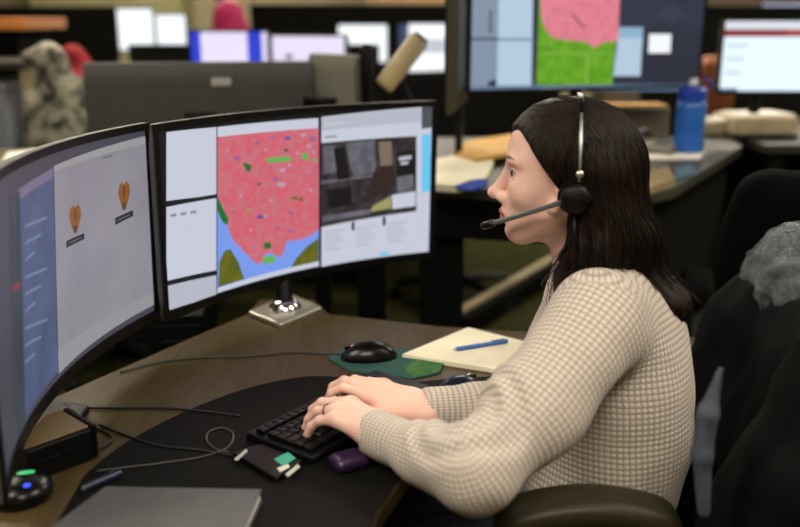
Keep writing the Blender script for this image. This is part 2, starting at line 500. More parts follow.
D1 = emit('2b272b', 0.7, '4a4246', 45); D2 = emit('5f5d68', 0.8, '77757f', 40); D3 = emit('3a2a28', 0.7); TAN = emit('8a7666', 0.8); YG = emit('a8a66a', 0.85); BLK = emit('17161a', 0.6)
pw = [('page', P((321, 117), (421, 107), (431, 125), (431, 254), (321, 272)), WHITE), ('head', P((321, 118), (421, 108), (421, 122), (321, 131)), GREYW),
      ('photo', P((321, 143), (416, 136), (416, 211), (321, 227)), D1), ('sky', P((345, 143), (375, 140), (377, 172), (352, 176)), D2), ('sky2', P((323, 146), (335, 145), (336, 172), (323, 174)), D2),
      ('road', P((321, 181), (372, 174), (372, 177), (321, 184)), D2), ('tan', P((378, 142), (391, 141), (392, 165), (380, 166)), TAN), ('fig', P((375, 168), (393, 165), (395, 185), (372, 200), (362, 204)), D3),
      ('panel', P((396, 152), (415, 150), (415, 176), (396, 178)), BLK), ('t1', P((398, 157), (411, 155), (411, 159), (398, 161)), GREYW), ('t2', P((400, 162), (408, 161), (408, 164), (400, 165)), GREYW),
      ('card', P((396, 177), (413, 174), (413, 190), (397, 193)), D2), ('yg', P((372, 206), (390, 196), (391, 208), (370, 212)), YG), ('cardw', P((391, 195), (415, 191), (415, 206), (392, 209)), WHITE),
      ('cell', P((322, 216), (370, 209), (370, 214), (322, 222)), D2), ('dark', P((326, 190), (350, 186), (352, 205), (328, 209)), BLK), ('dark2', P((333, 148), (343, 147), (350, 178), (337, 180)), BLK),
      ('sk', P((421, 135), (430, 134), (430, 191), (421, 192)), SKY), ('corner', P((421, 106), (432, 105), (432, 127), (421, 129)), emit('555a60', 0.8))]
for (x, yy) in ((351, 222), (382, 217)): pw.append(('tick', P((x, yy), (x + 3, yy - .5), (x + 3, yy + 8), (x, yy + 8.5)), D1))
for c, x in enumerate((324, 355, 386)):
    for k in range(6):
        y = 231 - c * 4 + k * 3.6; wd = 20 - (k * 5 % 7)
        pw.append(('txt', P((x, y), (x + wd, y - 2.2), (x + wd, y - .8), (x, y + 1.4)), emit('b9bbca', 0.9)))
pw.append(('b', P((378, 253), (388, 251), (388, 254), (378, 256)), SKY))
pw.append(('u', P((324, 124), (344, 122), (344, 123.5), (324, 125.5)), WHITE))
pw.append(('u2', P((324, 136), (336, 135), (336, 137), (324, 138)), LBL))
mr.window('browser_window', pw, mr.screen, 0.0014, 'white web page with a dark street photo')
# its stand: a silver diamond foot and a black neck
bs = MB(); q = []
for px, py in ((248, 311), (280, 323), (322, 306), (290, 293)):
    v = Rz(-rot) @ (PZ(px, py, DZ + .012) - mr.loc); q.append((v.x, v.y))
bs.prism(q, 0, .012)
mr_base = obj('stand_base', bs, M_SILVER, mr.root, bevel=.004); mr_base['label'] = 'silver slab foot'
fc = (sum(p[0] for p in q) / 4, sum(p[1] for p in q) / 4)
nk = MB(); nk.tube([(fc[0], fc[1], .012), (fc[0] * .8, fc[1] * .8 + .015, .06), (0.0, .062, .2)], 0.018, 18); nk.box((0, .06, .235), (.1, .05, .12))
obj('stand_neck', nk, M_BLACK, mr.root, bevel=.002)
hub = MB().lathe([(.036, .012), (.036, .017), (.026, .026), (.023, .03)], (fc[0], fc[1], 0))
obj('base_collar', hub, M_CHROME, mr_base, smooth=True)['label'] = 'chrome collar'
# --- left-hand monitor with two icons
loc2, rot2 = chord((-0.474, 0.966), (-0.470, 1.650), 0.692, 1.0)
ml = Monitor('curved black monitor with two small orange icons on a grey desktop', loc2, rot2, 0.694, 0.378, 0.067, 1.0, tilt=1.3, bez=(.014, .013, .02), stand=None, deep=.05, thick=.022, back=M_BACKEDGE, screen_col=emit('4c4a56', 0.8))
P = ml.P
GRY = emit('86828e', 0.92); BG2 = emit('5a678c', 0.8, '4e5c80', 12); BG3 = emit('4c5a64', 0.65, '3c4852', 12); ORG = emit('94602f', 0.8); LAB = emit('33343c', 0.7)
dk = [('desk', P((53, 168), (153, 137), (157, 302), (58, 372)), emit('96929b', 0.92, '8c8993', 6)), ('top', P((53, 166), (153, 134), (153, 142), (53, 172)), emit('9e9c9e', 0.9)), ('t', P((102, 157), (112, 154), (112, 156), (102, 159)), emit('6b7688', .8))]
dk.append(('low', P((57, 352), (156, 292), (157, 303), (58, 374)), emit('9a989e', 0.9)))
ml.window('desktop_window', dk, ml.screen, 0.0014, 'plain grey-lilac desktop area')
wl = [('win', P((17, 192), (52, 170), (57, 372), (22, 425)), BG2), ('head', P((17, 190), (52, 168), (52, 178), (17, 201)), emit('7d7690', .8)), ('side', P((10, 196), (19, 191), (25, 428), (15, 440)), BG3)]
for k in range(9):
    y = 225 + k * 17
    wl.append(('r', P((24, y), (46 - (k % 3) * 6, y - 9), (46 - (k % 3) * 6, y - 6), (24, y + 3)), emit('7684a8', .85)))
wl.append(('red', P((12, 285), (18, 282), (18, 288), (12, 291)), emit('a03038', .8)))
ml.window('list_window', wl, ml.screen, 0.0014, 'slate blue list window')
for (x, y) in ((74, 224), (123, 201)):
    ic = [('a', P((x - 5, y - 15), (x - 2, y - 19), (x, y - 16), (x + 2, y - 20), (x + 5, y - 17), (x + 6, y - 9), (x + 4, y - 1), (x + 1.5, y + 9), (x - 1.5, y + 9), (x - 4, y + 1), (x - 6, y - 7)), ORG),
          ('b', P((x - 1, y - 15), (x + 1, y - 15), (x + 1, y - 4), (x - 1, y - 4)), emit('7a4020', .8)), ('b2', P((x - 2, y + 2), (x + 2, y + 1), (x + 1, y + 9), (x - 1, y + 9)), emit('5a4a3e', .8)),
          ('c', P((x - 9, y + 17), (x + 9, y + 9), (x + 9, y + 15), (x - 9, y + 24)), LAB), ('d', P((x - 7, y + 19), (x + 6, y + 13), (x + 6, y + 14), (x - 7, y + 20)), emit('777780', .8))]
    ml.window('desktop_icon', ic, ml.screen, 0.0020, 'orange icon above a dark caption bar')
nk = MB(); nk.tube([(0.0, .075, .012), (0.0, .075, .2)], 0.019, 18); nk.box((0, .06, .235), (.1, .05, .12))
nk2 = MB(); nk2.prism([(-.10, -.03), (.065, -.02), (.10, .105), (-.065, .105)], 0, .012)
obj('stand_neck', nk, M_BLACK, ml.root, bevel=.002); obj('stand_base', nk2, M_BLACK, ml.root, bevel=.004)

# ------------------------------------------------------------------ our desk
def smooth_poly(pts, it=2):
    for _ in range(it):
        q = []
        for i in range(len(pts)):
            a, b = pts[i], pts[(i + 1) % len(pts)]
            q += [(a[0] * .75 + b[0] * .25, a[1] * .75 + b[1] * .25), (a[0] * .25 + b[0] * .75, a[1] * .25 + b[1] * .75)]
        pts = q
    return pts
desk = thing('corner_desk', 'dark brown wooden corner desk under the two curved monitors', 'desk', (-.3, 1.3, 0))
back = [(-.80, .35), (-.80, 1.05), (-.60, 1.42), (-.43, 1.72), (-.335, 1.88), (-.325, 1.985), (-.20, 1.985), (-.155, 1.88), (.08, 1.80), (.20, 1.775), (.36, 1.75), (.75, 1.72)]
front = [(.75, 1.55), (.34, 1.53), (.14, 1.40), (.03, 1.22), (-.03, 1.05), (-.06, .80), (-.06, .35)]
obj('desk_top', MB().prism(back + front, DZ - .03, DZ), M_DESK, desk, off=(-.3, 1.3, 0), bevel=.004)
for (x, y) in ((-.72, .42), (-.14, .42), (-.24, 1.95), (.68, 1.64)):
    obj('leg', MB().tube([(x, y, 0), (x, y, DZ - .03)], .025, 14), M_DARKMETAL, desk, off=(-.3, 1.3, 0))

# ------------------------------------------------------------------ the woman at the desk
M_SKIN = mat('fair skin', 'e4b9aa', 0.48, noise=0.05, nscale=30, bump=0.06, bscale=500)
_p = M_SKIN.node_tree.nodes['Principled BSDF']
_p.inputs['Subsurface Weight'].default_value = 0.12; _p.inputs['Subsurface Radius'].default_value = (0.012, 0.005, 0.003); _p.inputs['Subsurface Scale'].default_value = 0.4
M_LIP = mat('lip skin', 'b04a4c', 0.4)
M_BROW = mat('brow hair', '6e4c3e', 0.8)
M_LASH = mat('lash hair', '1c1210', 0.7)
M_EYE = mat('eye white', 'd8d2cc', 0.2)
M_IRIS = mat('brown iris', '33241a', 0.15)
M_HAIR = mat('dark brown hair', '0d0705', 0.5, spec=.2, col2='21130b', nscale=30, stretch=(6, 6, .6), bump=0.6, bscale=90)
M_JEAN = mat('dark denim', '1c2230', 0.9, noise=0.15, nscale=200)
M_SHOE = mat('black leather', '0c0c0c', 0.4)
# knit: waffle pattern along the garment's own direction (attribute 'knit')
M_KNIT = bpy.data.materials.new('oatmeal waffle knit'); M_KNIT.use_nodes = True
nt = M_KNIT.node_tree; b = nt.nodes['Principled BSDF']; b.inputs['Roughness'].default_value = 0.92; b.inputs['Specular IOR Level'].default_value = 0.15; b.inputs['Sheen Weight'].default_value = 0.15
at = nt.nodes.new('ShaderNodeAttribute'); at.attribute_name = 'knit'
sp = nt.nodes.new('ShaderNodeSeparateXYZ'); nt.links.new(at.outputs['Vector'], sp.inputs[0])
def mth(op, a, bb=None, v=None):
    n = nt.nodes.new('ShaderNodeMath'); n.operation = op
    nt.links.new(a, n.inputs[0])
    if bb is not None: nt.links.new(bb, n.inputs[1])
    elif v is not None: n.inputs[1].default_value = v
    return n.outputs[0]
nzz = nt.nodes.new('ShaderNodeTexNoise'); nzz.inputs['Scale'].default_value = 14
nt.links.new(at.outputs['Vector'], nzz.inputs['Vector'])
wob = mth('MULTIPLY', nzz.outputs[0], v=2.2)
U = mth('SINE', mth('ADD', mth('MULTIPLY', sp.outputs[0], v=2 * PI / 0.0088), wob))
V_ = mth('SINE', mth('ADD', mth('MULTIPLY', sp.outputs[1], v=2 * PI / 0.0078), wob))
U = mth('ADD', mth('MULTIPLY', U, v=.5), v=.5); V_ = mth('ADD', mth('MULTIPLY', V_, v=.5), v=.5)
Hh = mth('MULTIPLY', mth('POWER', U, v=.6), mth('POWER', V_, v=.5))
cr = nt.nodes.new('ShaderNodeValToRGB'); nt.links.new(Hh, cr.inputs[0])
cr.color_ramp.elements[0].color = lin('9c8f84'); cr.color_ramp.elements[1].color = lin('d3c8bd'); cr.color_ramp.elements[1].position = 0.55
nt.links.new(cr.outputs[0], b.inputs['Base Color'])
bp = nt.nodes.new('ShaderNodeBump'); bp.inputs['Strength'].default_value = 0.55; bp.inputs['Distance'].default_value = 0.0022
fz = nt.nodes.new('ShaderNodeTexNoise'); fz.inputs['Scale'].default_value = 900; tcx = nt.nodes.new('ShaderNodeTexCoord'); nt.links.new(tcx.outputs['Object'], fz.inputs['Vector'])
nt.links.new(mth('ADD', Hh, mth('MULTIPLY', fz.outputs[0], v=.3)), bp.inputs['Height']); nt.links.new(bp.outputs[0], b.inputs['Normal'])

WO = (.40, 1.38, 0.0)
woman = thing('person', 'dark-haired woman in a chunky oatmeal knit sweater typing at the desk', 'person', WO)
HO = np.array((.262, 1.392, 1.137)); YAW = math.radians(8)
fx = np.array((-math.cos(YAW), math.sin(YAW), 0)); ly = np.array((-math.sin(YAW), -math.cos(YAW), 0)); uz = np.array((0, 0, 1.0))
def h2w(V): return HO + V[:, 0:1] * fx + V[:, 1:2] * ly + V[:, 2:3] * uz
def hw(x, y, z): return Vector(HO + x * fx + y * ly + z * uz)
EYE = (.076, .031, .001)
def head_sdf(P):
    x, y, z = P; ya = np.abs(y); Q = (x, ya, z)
    d = ell(P, (-.006, 0, .030), (.095, .075, .079))
    d = smin(d, ell(P, (.034, 0, .0), (.056, .063, .085)), .03)
    d = smin(d, ell(P, (.040, 0, -.060), (.048, .049, .048)), .03)
    d = smin(d, cone(Q, (-.002, .054, -.045), (.066, .018, -.094), .016, .014), .03)
    d = smin(d, ell(P, (.074, 0, -.098), (.018, .020, .016)), .022)
    d = smin(d, ell(Q, (.060, .040, -.028), (.024, .022, .022)), .025)
    d = smin(d, ell(Q, (.078, .028, .020), (.014, .026, .008)), .014)
    d = smin(d, ell(P, (.070, 0, -.066), (.030, .032, .026)), .02)
    # eye sockets
    d = smax(d, -ell(Q, (.094, .033, .000), (.014, .019, .011)), .012)
    # eyelids round the eyeballs, slit open
    e = ell(Q, EYE, (.0138, .0145, .0138))
    slit = ell(Q, (.092, .032, .000), (.015, .0135, .0050))
    e = smax(e, -slit, .002)
    d = smin(d, e, .004)
    d = smax(d, -slit, .002)
    # nose
    n = cone(P, (.086, 0, .006), (.112, 0, -.035), .0080, .0088)
    n = smin(n, ell(P, (.114, 0, -.036), (.0095, .0085, .0080)), .008)
    n = smin(n, ell(Q, (.100, .0115, -.042), (.0095, .0062, .0075)), .008)
    n = smax(n, -ell(Q, (.105, .006, -.0495), (.006, .0030, .0035)), .003)
    d = smin(d, n, .011)
    # lips
    d = smax(d, -ell(P, (.106, 0, -.055), (.006, .003, .010)), .004)
    d = smin(d, ell(P, (.0925, 0, -.0655), (.0125, .0215, .0054)), .006)
    d = smin(d, ell(P, (.0905, 0, -.0755), (.0125, .0190, .0064)), .006)
    d = smax(d, -ell(P, (.106, 0, -.0702), (.0105, .021, .0013)), .003)
    d = smax(d, -ell(P, (.101, 0, -.0865), (.010, .018, .004)), .008)
    # neck
    d = smin(d, cone(P, (-.018, 0, -.055), (-.045, 0, -.20), .050, .053), .03)
    # ears
    ear = ell(Q, (.004, .073, -.010), (.017, .0085, .030))
    ear = smin(ear, ell(Q, (.020, .069, -.045), (.010, .007, .011)), .008)
    ear = smax(ear, -ell(Q, (.007, .082, -.007), (.009, .006, .017)), .004)
    return smin(d, ear, .006)
Vh, Qh = nets(head_sdf, (-.125, -.095, -.205), (.135, .095, .128), .0019)
ctr = Vh[Qh].mean(1); ya = np.abs(ctr[:, 1])
mi_h = np.zeros(len(Qh), int)
lipm = ((((ctr[:, 1]) / .0235) ** 2 + ((ctr[:, 2] + .0705) / .0118) ** 2) < 1) & (ctr[:, 0] > .085)
mi_h[lipm] = 1
bz = .0215 + .004 * np.sin(np.clip((ya - .012) / .04, 0, 1) * PI * .8)
mi_h[(np.abs(ctr[:, 2] - bz) < .0028 * np.clip((.054 - ya) / .02, .2, 1)) & (ya > .012) & (ya < .054) & (ctr[:, 0] > .05)] = 2
slitd = ((ctr[:, 0] - .092) / .0165) ** 2 + ((ya - .032) / .0162) ** 2 + ((ctr[:, 2] - .0012) / .0068) ** 2
mi_h[(slitd < 1) & (ctr[:, 2] > -.001)] = 3
Vh = h2w(Vh)

# hands
def hand(W, f, up, thumb, ang, tpose, scale=.95):
    f = Vector(f).normalized(); up = (Vector(up) - f * Vector(up).dot(f)).normalized(); t = Vector(thumb); t = (t - f * t.dot(f) - up * t.dot(up)).normalized()
    W = Vector(W); S = scale
    def L(x, y, z): return W + (f * x + t * y + up * z) * S
    mcp = [(.080, .028, .016), (.085, .009, .019), (.080, -.010, .016), (.070, -.027, .010)]
    ln = [(.042, .025, .021), (.046, .029, .022), (.042, .027, .021), (.033, .020, .019)]
    palm = [(L(-.03, .012, 0), L(.01, .014, 0), .021, .021), (L(-.03, -.012, 0), L(.01, -.014, 0), .020, .020)]
    for (x, y, z), r in zip(mcp, (.0125, .0125, .012, .011)):
        palm.append((L(.008, y * .55, -.001), L(x, y, z - .003), .018, r * S))
    palm.append((L(.015, .022, -.006), L(.045, .034, -.008), .017, .013))
    fingers = []; joints = []
    for (x, y, z), l3, (a1, a2, a3, sp) in zip(mcp, ln, ang):
        p = Vector((x, y, z)); ch = [p]
        a = 0
        for l, da in zip(l3, (a1, a2, a3)):
            a += math.radians(da); s_ = math.radians(sp)
            p = p + Vector((math.cos(a) * math.cos(s_), math.cos(a) * math.sin(s_), -math.sin(a))) * l
            ch.append(p)
        ch = [L(*c) for c in ch]; joints.append(ch)
        rr = (.0100, .0084, .0077, .0066)
        fingers.append([(ch[i], ch[i + 1], rr[i] * S, rr[i + 1] * S) for i in range(3)])
    tj = [L(*c) for c in tpose]; joints.append(tj)
    rr = (.016, .0115, .0095, .0078)
    fingers.append([(tj[i], tj[i + 1], rr[i] * S, rr[i + 1] * S) for i in range(len(tj) - 1)])
    def sdf(P):
        d = None
        for c in palm:
            e = cone(P, *c); d = e if d is None else smin(d, e, .014)
        fs = None
        for k, ch in enumerate(fingers):
            e = None
            for c in ch:
                g = cone(P, *c); e = g if e is None else smin(e, g, .003)
            d2 = smin(d, e, .009 if k < 4 else .014)
            fs = d2 if fs is None else np.minimum(fs, d2)
        return fs
    return sdf, joints, (f, t, up)
angL = [(16, 24, 22, 6), (14, 30, 24, 2), (17, 30, 24, -3), (18, 26, 22, -9)]
thL = [(.020, .022, -.008), (.050, .046, -.014), (.078, .056, -.020), (.100, .056, -.028)]
handL, jL, axL = hand((-.028, 1.198, .788), (-.83, .56, .05), (0, 0, 1), (0.56, 0.83, 0), angL, thL, .90)
angR = [(-6, 42, 32, 6), (-2, 42, 32, 2), (4, 42, 30, -3), (10, 36, 28, -8)]
thR = [(.020, .020, -.010), (.046, .048, -.024), (.074, .062, -.034), (.098, .062, -.038)]
handR, jR, axR = hand((.022, 1.292, .784), (-.91, .40, .10), (.0, -.12, 1), (-.40, -.9, 0), angR, thR, .9)
def net_around(sdf, pts, pad, h):
    A = np.array([tuple(p) for p in pts]); return nets(sdf, A.min(0) - pad, A.max(0) + pad, h)
VL, QL = net_around(handL, [p for j in jL for p in j] + [Vector((-.02, 1.17, .775)), Vector((-.02, 1.20, .80))], .028, .0015)
VR, QR = net_around(handR, [p for j in jR for p in j] + [Vector((.05, 1.27, .77)), Vector((.04, 1.30, .80))], .028, .0015)
# trunk and limbs under the clothes
SHL, SHR = (.288, 1.235, .945), (.375, 1.525, .935)
ELL_, ELR = (.099, 1.044, .804), (.205, 1.325, .770)
WRL, WRR = (-.034, 1.195, .785), (.041, 1.288, .781)
HIPL, HIPR = (.36, 1.29, .57), (.36, 1.47, .57)
KNL, KNR = (-.06, 1.25, .52), (-.06, 1.50, .52)
ANL, ANR = (-.02, 1.24, .09), (-.10, 1.50, .09)
def trunk(P):
    d = ell(P, (.325, 1.38, .60), (.10, .15, .12)); d = smin(d, ell(P, (.335, 1.38, .84), (.085, .135, .15)), .05)
    d = smin(d, cone(P, SHL, SHR, .032, .032), .03); d = smin(d, cone(P, (.31, 1.385, .90), (.30, 1.39, .99), .05, .045), .03)
    for a, e, r_ in ((SHL, ELL_, WRL), (SHR, ELR, WRR)):
        d = smin(d, cone(P, a, e, .042, .034), .02); d = smin(d, cone(P, e, r_, .034, .022), .01)
    for a, k, n in ((HIPL, KNL, ANL), (HIPR, KNR, ANR)):
        d = smin(d, cone(P, a, k, .07, .05), .03); d = smin(d, cone(P, k, n, .048, .032), .01)
    return d
VT, QT = nets(trunk, (-.2, .97, .03), (.5, 1.66, 1.02), .008)
Vb = np.concatenate([Vh, VL, VR, VT]); o1 = len(Vh); o2 = o1 + len(VL); o3 = o2 + len(VR)
Qb = np.concatenate([Qh, QL + o1, QR + o2, QT + o3]); mib = np.zeros(len(Qb), int); mib[:len(Qh)] = mi_h
npmesh('body', Vb, Qb, [M_SKIN, M_LIP, M_BROW, M_LASH], woman, WO, mib)
for s in (1, -1):
    e = MB(); R_ = Matrix((fx, ly, uz)).transposed()
    c = hw(EYE[0], EYE[1] * s, EYE[2])
    ax = Matrix(((0, 0, 1), (0, 1, 0), (-1, 0, 0)))
    Rm = R_ @ ax
    # lathe axis = gaze direction
    prof = [(.0124 * math.sin(a), .0124 * math.cos(a)) for a in np.linspace(0.001, PI - .001, 20)]
    e.lathe(prof, c, 20, Rm, 0)
    n = 20
    for fi in range(len(e.f)):
        if fi < 5 * n: e.m[fi] = 1
    o = obj('eye', e, [M_EYE, M_IRIS], woman, off=WO, smooth=True)
# nails
nm = mat('nail', 'd9a79c', 0.25)
for js, ax_ in ((jL, axL), (jR, axR)):
    for ch in js:
        a, b_ = ch[-2], ch[-1]; d = (b_ - a).normalized(); side = d.cross(ax_[2]).normalized(); n_ = side.cross(d).normalized()
        Rm = Matrix((d, side, n_)).transposed()
        obj('fingernail', MB().box(b_ + n_ * .0052 + d * .001, (.0095, .0082, .0014), Rm), nm, woman, off=WO, bevel=.0006)

# sweater
def sweater(P):
    d = ell(P, (.322, 1.38, .60), (.130, .185, .145))
    d = smin(d, ell(P, (.345, 1.38, .83), (.118, .168, .165)), .07)
    d = smin(d, ell(P, (.355, 1.38, .72), (.118, .170, .15)), .06)
    d = smin(d, cone(P, SHL, SHR, .062, .062), .06)
    d = smin(d, cone(P, (.32, 1.385, .90), (.315, 1.39, .97), .075, .064), .05)
    for a, e, r_ in ((SHL, ELL_, WRL), (SHR, ELR, WRR)):
        m = [a[i] * .45 + e[i] * .55 for i in range(3)]; m[2] -= .012
        up_ = smin(cone(P, a, m, .068, .066), cone(P, m, e, .064, .046), .03)
        d = smin(d, up_, .035)
        fo = cone(P, e, r_, .044, .033); m2 = [a_ * .5 + b_ * .5 for a_, b_ in zip(e, r_)]; m2[2] -= .006
        fo = smin(fo, cone(P, e, m2, .044, .042), .02)
        # cuff roll
        dr = [(r_[i] - e[i]) for i in range(3)]; L = math.sqrt(sum(x * x for x in dr)); dr = [x / L for x in dr]
        c0 = [r_[i] - dr[i] * .035 for i in range(3)]
        fo = smin(fo, cone(P, c0, r_, .0325, .0305), .008)
        d = smin(d, fo, .03)
    # folds
    d = d - .0035 * nz(P, 26, 1) - .002 * nz(P, 55, 3)
    # sleeve seam creases at elbow
    rr = np.sqrt((P[0] - .09) ** 2 + (P[1] - 1.09) ** 2 + (P[2] - .86) ** 2)
    d = d + .004 * np.sin(rr * 190) * np.exp(-((rr - .06) / .035) ** 2)
    d = np.maximum(d, np.minimum(P[2] - (.990 + .25 * (P[0] - .30)), .075 - np.sqrt((P[0] - .303) ** 2 + (P[1] - 1.39) ** 2)))
    for e, r_, ext in ((ELL_, WRL, .016), (ELR, WRR, .004)):
        dr = [(r_[i] - e[i]) for i in range(3)]; L = math.sqrt(sum(x * x for x in dr)); dr = [x / L for x in dr]
        pl = sum((P[i] - r_[i]) * dr[i] for i in range(3)) - ext
        near = np.sqrt(sum((P[i] - r_[i]) ** 2 for i in range(3))) - .07
        d = np.maximum(d, np.minimum(pl, -near * 1.0) if False else np.where(near < 0, pl, -1e3))
    return d
VS, QS = nets(sweater, (-.06, .95, .455), (.50, 1.68, 1.05), .0045)
sw = npmesh('sweater', VS, QS, [M_KNIT], woman, WO)
# knit coordinates: along the nearest limb, and round it
def nrm(v): return v / np.linalg.norm(v)
kn = np.zeros((len(VS), 3), np.float32)
a = np.array((.34, 1.38, .45)); dr = nrm(np.array((.31, 1.385, 1.0)) - a); q = VS - a; perp = q - np.outer(q @ dr, dr)
best = (np.sqrt((perp[:, 0] / .115) ** 2 + (perp[:, 1] / .17) ** 2) - 1) * .13
u = nrm(np.array((-1, 0, 0)) - dr * (dr @ np.array((-1, 0, 0)))); v = np.cross(dr, u)
kn[:, 0] = q @ dr; kn[:, 1] = np.arctan2(perp @ v, -(perp @ u)) * .155     # the wrap lies on the front
def seg(p, a, b):
    L = np.linalg.norm(b - a); d = (b - a) / L; t = np.clip((p - a) @ d, 0, L)
    return np.linalg.norm(p - a - np.outer(t, d), axis=1)
for sh, el, wr in ((SHL, ELL_, WRL), (SHR, ELR, WRR)):
    sh, el, wr = (np.array(x_) for x_ in (sh, el, wr)); L1 = np.linalg.norm(el - sh); d1 = nrm(el - sh); d2 = nrm(wr - el)
    n1 = nrm(-(d2 - d1 * (d2 @ d1))); n2 = nrm(d1 - d2 * (d1 @ d2)); ax = np.cross(n1, d1); rr_ = .054
    e1 = seg(VS, sh, el); e2 = seg(VS, el, wr); p_ = VS - el; s1 = p_ @ d1; s2 = p_ @ d2
    wedge = (s1 >= 0) & (s2 <= 0); up1 = (e1 <= e2) & ~wedge
    phi_t = np.arccos(np.clip(n1 @ n2, -1, 1)); phi = np.clip(np.arctan2(s1, p_ @ n1), 0, phi_t)
    rad = np.sqrt(np.maximum(s1, 0) ** 2 + (p_ @ n1) ** 2)
    q1 = VS - sh; t1 = q1 @ d1; pr = np.linalg.norm(q1 - np.outer(t1, d1), axis=1)
    t1 = np.where(t1 < 0, -.062 * np.arctan2(-t1, pr), t1)
    uu = np.where(wedge, L1 + rr_ * phi, np.where(up1, t1, L1 + rr_ * phi_t + s2))
    vv = np.where(wedge, np.arctan2(p_ @ ax, rad), np.where(up1, np.arctan2(p_ @ ax, p_ @ n1), np.arctan2(p_ @ ax, p_ @ n2))) * rr_
    dist = np.minimum(e1 - .062, e2 - .044); m = dist < best; best = np.where(m, dist, best)
    kn[m, 0] = uu[m]; kn[m, 1] = vv[m]
at_ = sw.data.attributes.new('knit', 'FLOAT_VECTOR', 'POINT'); at_.data.foreach_set('vector', kn.ravel())
# trousers and shoes
def jeans(P):
    d = ell(P, (.325, 1.38, .56), (.115, .165, .085))
    for a, k, n in ((HIPL, KNL, ANL), (HIPR, KNR, ANR)):
        d = smin(d, cone(P, a, k, .083, .062), .04); d = smin(d, cone(P, k, n, .060, .045), .012)
    d = d - .003 * nz(P, 30, 2)
    return np.maximum(d, .10 - P[2])
sdf_obj('trousers', jeans, (-.2, 1.14, .09), (.5, 1.62, .68), .008, [M_JEAN], woman, WO)
for (ax_, ay_, az_) in (ANL, ANR):
    def shoe(P, ax_=ax_, ay_=ay_):
        d = ell(P, (ax_ - .075, ay_, .035), (.125, .042, .042)); d = smin(d, cone(P, (ax_, ay_, .05), (ax_, ay_, .11), .042, .044), .03)
        return np.maximum(d, .002 - P[2])
    sdf_obj('shoe', shoe, (ax_ - .22, ay_ - .06, -.01), (ax_ + .07, ay_ + .06, .17), .006, [M_SHOE], woman, WO)

# hair
def hair_sdf(P):
    x, y, z = P; ya = np.abs(y); Q = (x, ya, z)
    wv = np.clip((-z - .06) / .1, 0, 1)
    x = x + wv * .006 * np.sin(z * 62 + y * 14); y = y + wv * .007 * np.sin(z * 48 + 1.5)
    ya = np.abs(y); P = (x, y, z); Q = (x, ya, z)
    cap = ell(P, (-.003, 0, .025), (.104, .090, .091))
    d = cap
    d = smin(d, cone(Q, (-.045, .060, .0), (-.06, .066, -.15), .036, .032), .03)
    d = smin(d, cone(P, (-.060, 0, .0), (-.082, 0, -.17), .054, .050), .04)
    d = smin(d, ell(P, (-.062, .0, -.09), (.054, .090, .10)), .03)
    d = smin(d, cone(P, (-.09, .03, -.11), (-.155, .035, -.20), .046, .030), .03)
    d = smin(d, cone(P, (-.155, .035, -.20), (-.195, .035, -.262), .030, .007), .02)
    d = smin(d, cone(P, (-.09, -.03, -.10), (-.155, -.04, -.24), .046, .018), .03)
    d = smin(d, cone(Q, (-.022, .068, -.03), (-.012, .073, -.11), .022, .024), .02)
    d = smin(d, cone(Q, (-.012, .073, -.11), (.022, .078, -.205), .024, .008), .015)
    d = smin(d, cone(Q, (-.045, .078, -.11), (-.015, .094, -.19), .030, .014), .02)
    # grooves running down the strands
    an = np.arctan2(y, x + .02)
    g = np.sin(an * 34 + 2.2 * np.sin(z * 22 + 1.0) + 1.3 * np.sin(z * 47)) * .6 + np.sin(an * 71 + 2.0 * np.sin(z * 30)) * .4
    g = g * np.clip((.10 - z) / .07, .12, 1)
    d = d - .0022 * g - .003 * nz(P, 30, 5)
    # the face: cut a wedge open in front of the hairline
    pl = (x - .080) * .80 + (z - .072) * -.60 + 0 * y
    pl = pl + .012 * np.exp(-(y / .02) ** 2) * -1
    fr = np.maximum(-(pl), -(x - (.020 + np.maximum(0, -z - .10) * -.10)))
    side = -(fr)
    d = smax(d, np.where(z < -.02, x - (-.004 + .30 * np.maximum(-z - .10, 0)) - .02 * np.clip((z + .05) / .03, 0, 1), pl), .006)
    # hollow for the skull and neck
    return d
Vr, Qr = nets(hair_sdf, (-.24, -.13, -.30), (.12, .13, .145), .0026)
# strands combed over the surface
def grad(p, e=.002):
    P = lambda q: hair_sdf((q[:, 0], q[:, 1], q[:, 2]))
    g = np.stack([P(p + np.eye(3)[i] * e) - P(p - np.eye(3)[i] * e) for i in range(3)], 1)
    return g / (np.linalg.norm(g, axis=1, keepdims=True) + 1e-9)
NS = 620
p = np.stack([nrng.uniform(-.10, .07, NS), nrng.uniform(-.09, .09, NS), nrng.uniform(.0, .13, NS)], 1)
p[:, 1] = np.where(nrng.random(NS) < .75, np.abs(p[:, 1]), p[:, 1])
for _ in range(12): p = p - grad(p) * hair_sdf((p[:, 0], p[:, 1], p[:, 2]))[:, None]
paths = [p]
for k in range(38):
    g = grad(p)
    dirn = np.stack([-.35 - 1.2 * np.clip(p[:, 2] - .02, 0, .1) / .1 * 1.0, np.sign(p[:, 1]) * np.clip((p[:, 2] - .04) / .1, 0, 1) * 1.2, -np.ones(NS)], 1)
    dirn[:, 0] += .30 * np.sin(p[:, 2] * 26 + p[:, 1] * 30) * (p[:, 2] < -.05)
    dirn -= g * (dirn * g).sum(1, keepdims=True); dirn /= np.linalg.norm(dirn, axis=1, keepdims=True) + 1e-9
    p = p + dirn * .008
    for _ in range(2): p = p - grad(p) * (hair_sdf((p[:, 0], p[:, 1], p[:, 2])) - .0004)[:, None]
    paths.append(p)
paths = np.stack(paths, 1)
hs = MB()
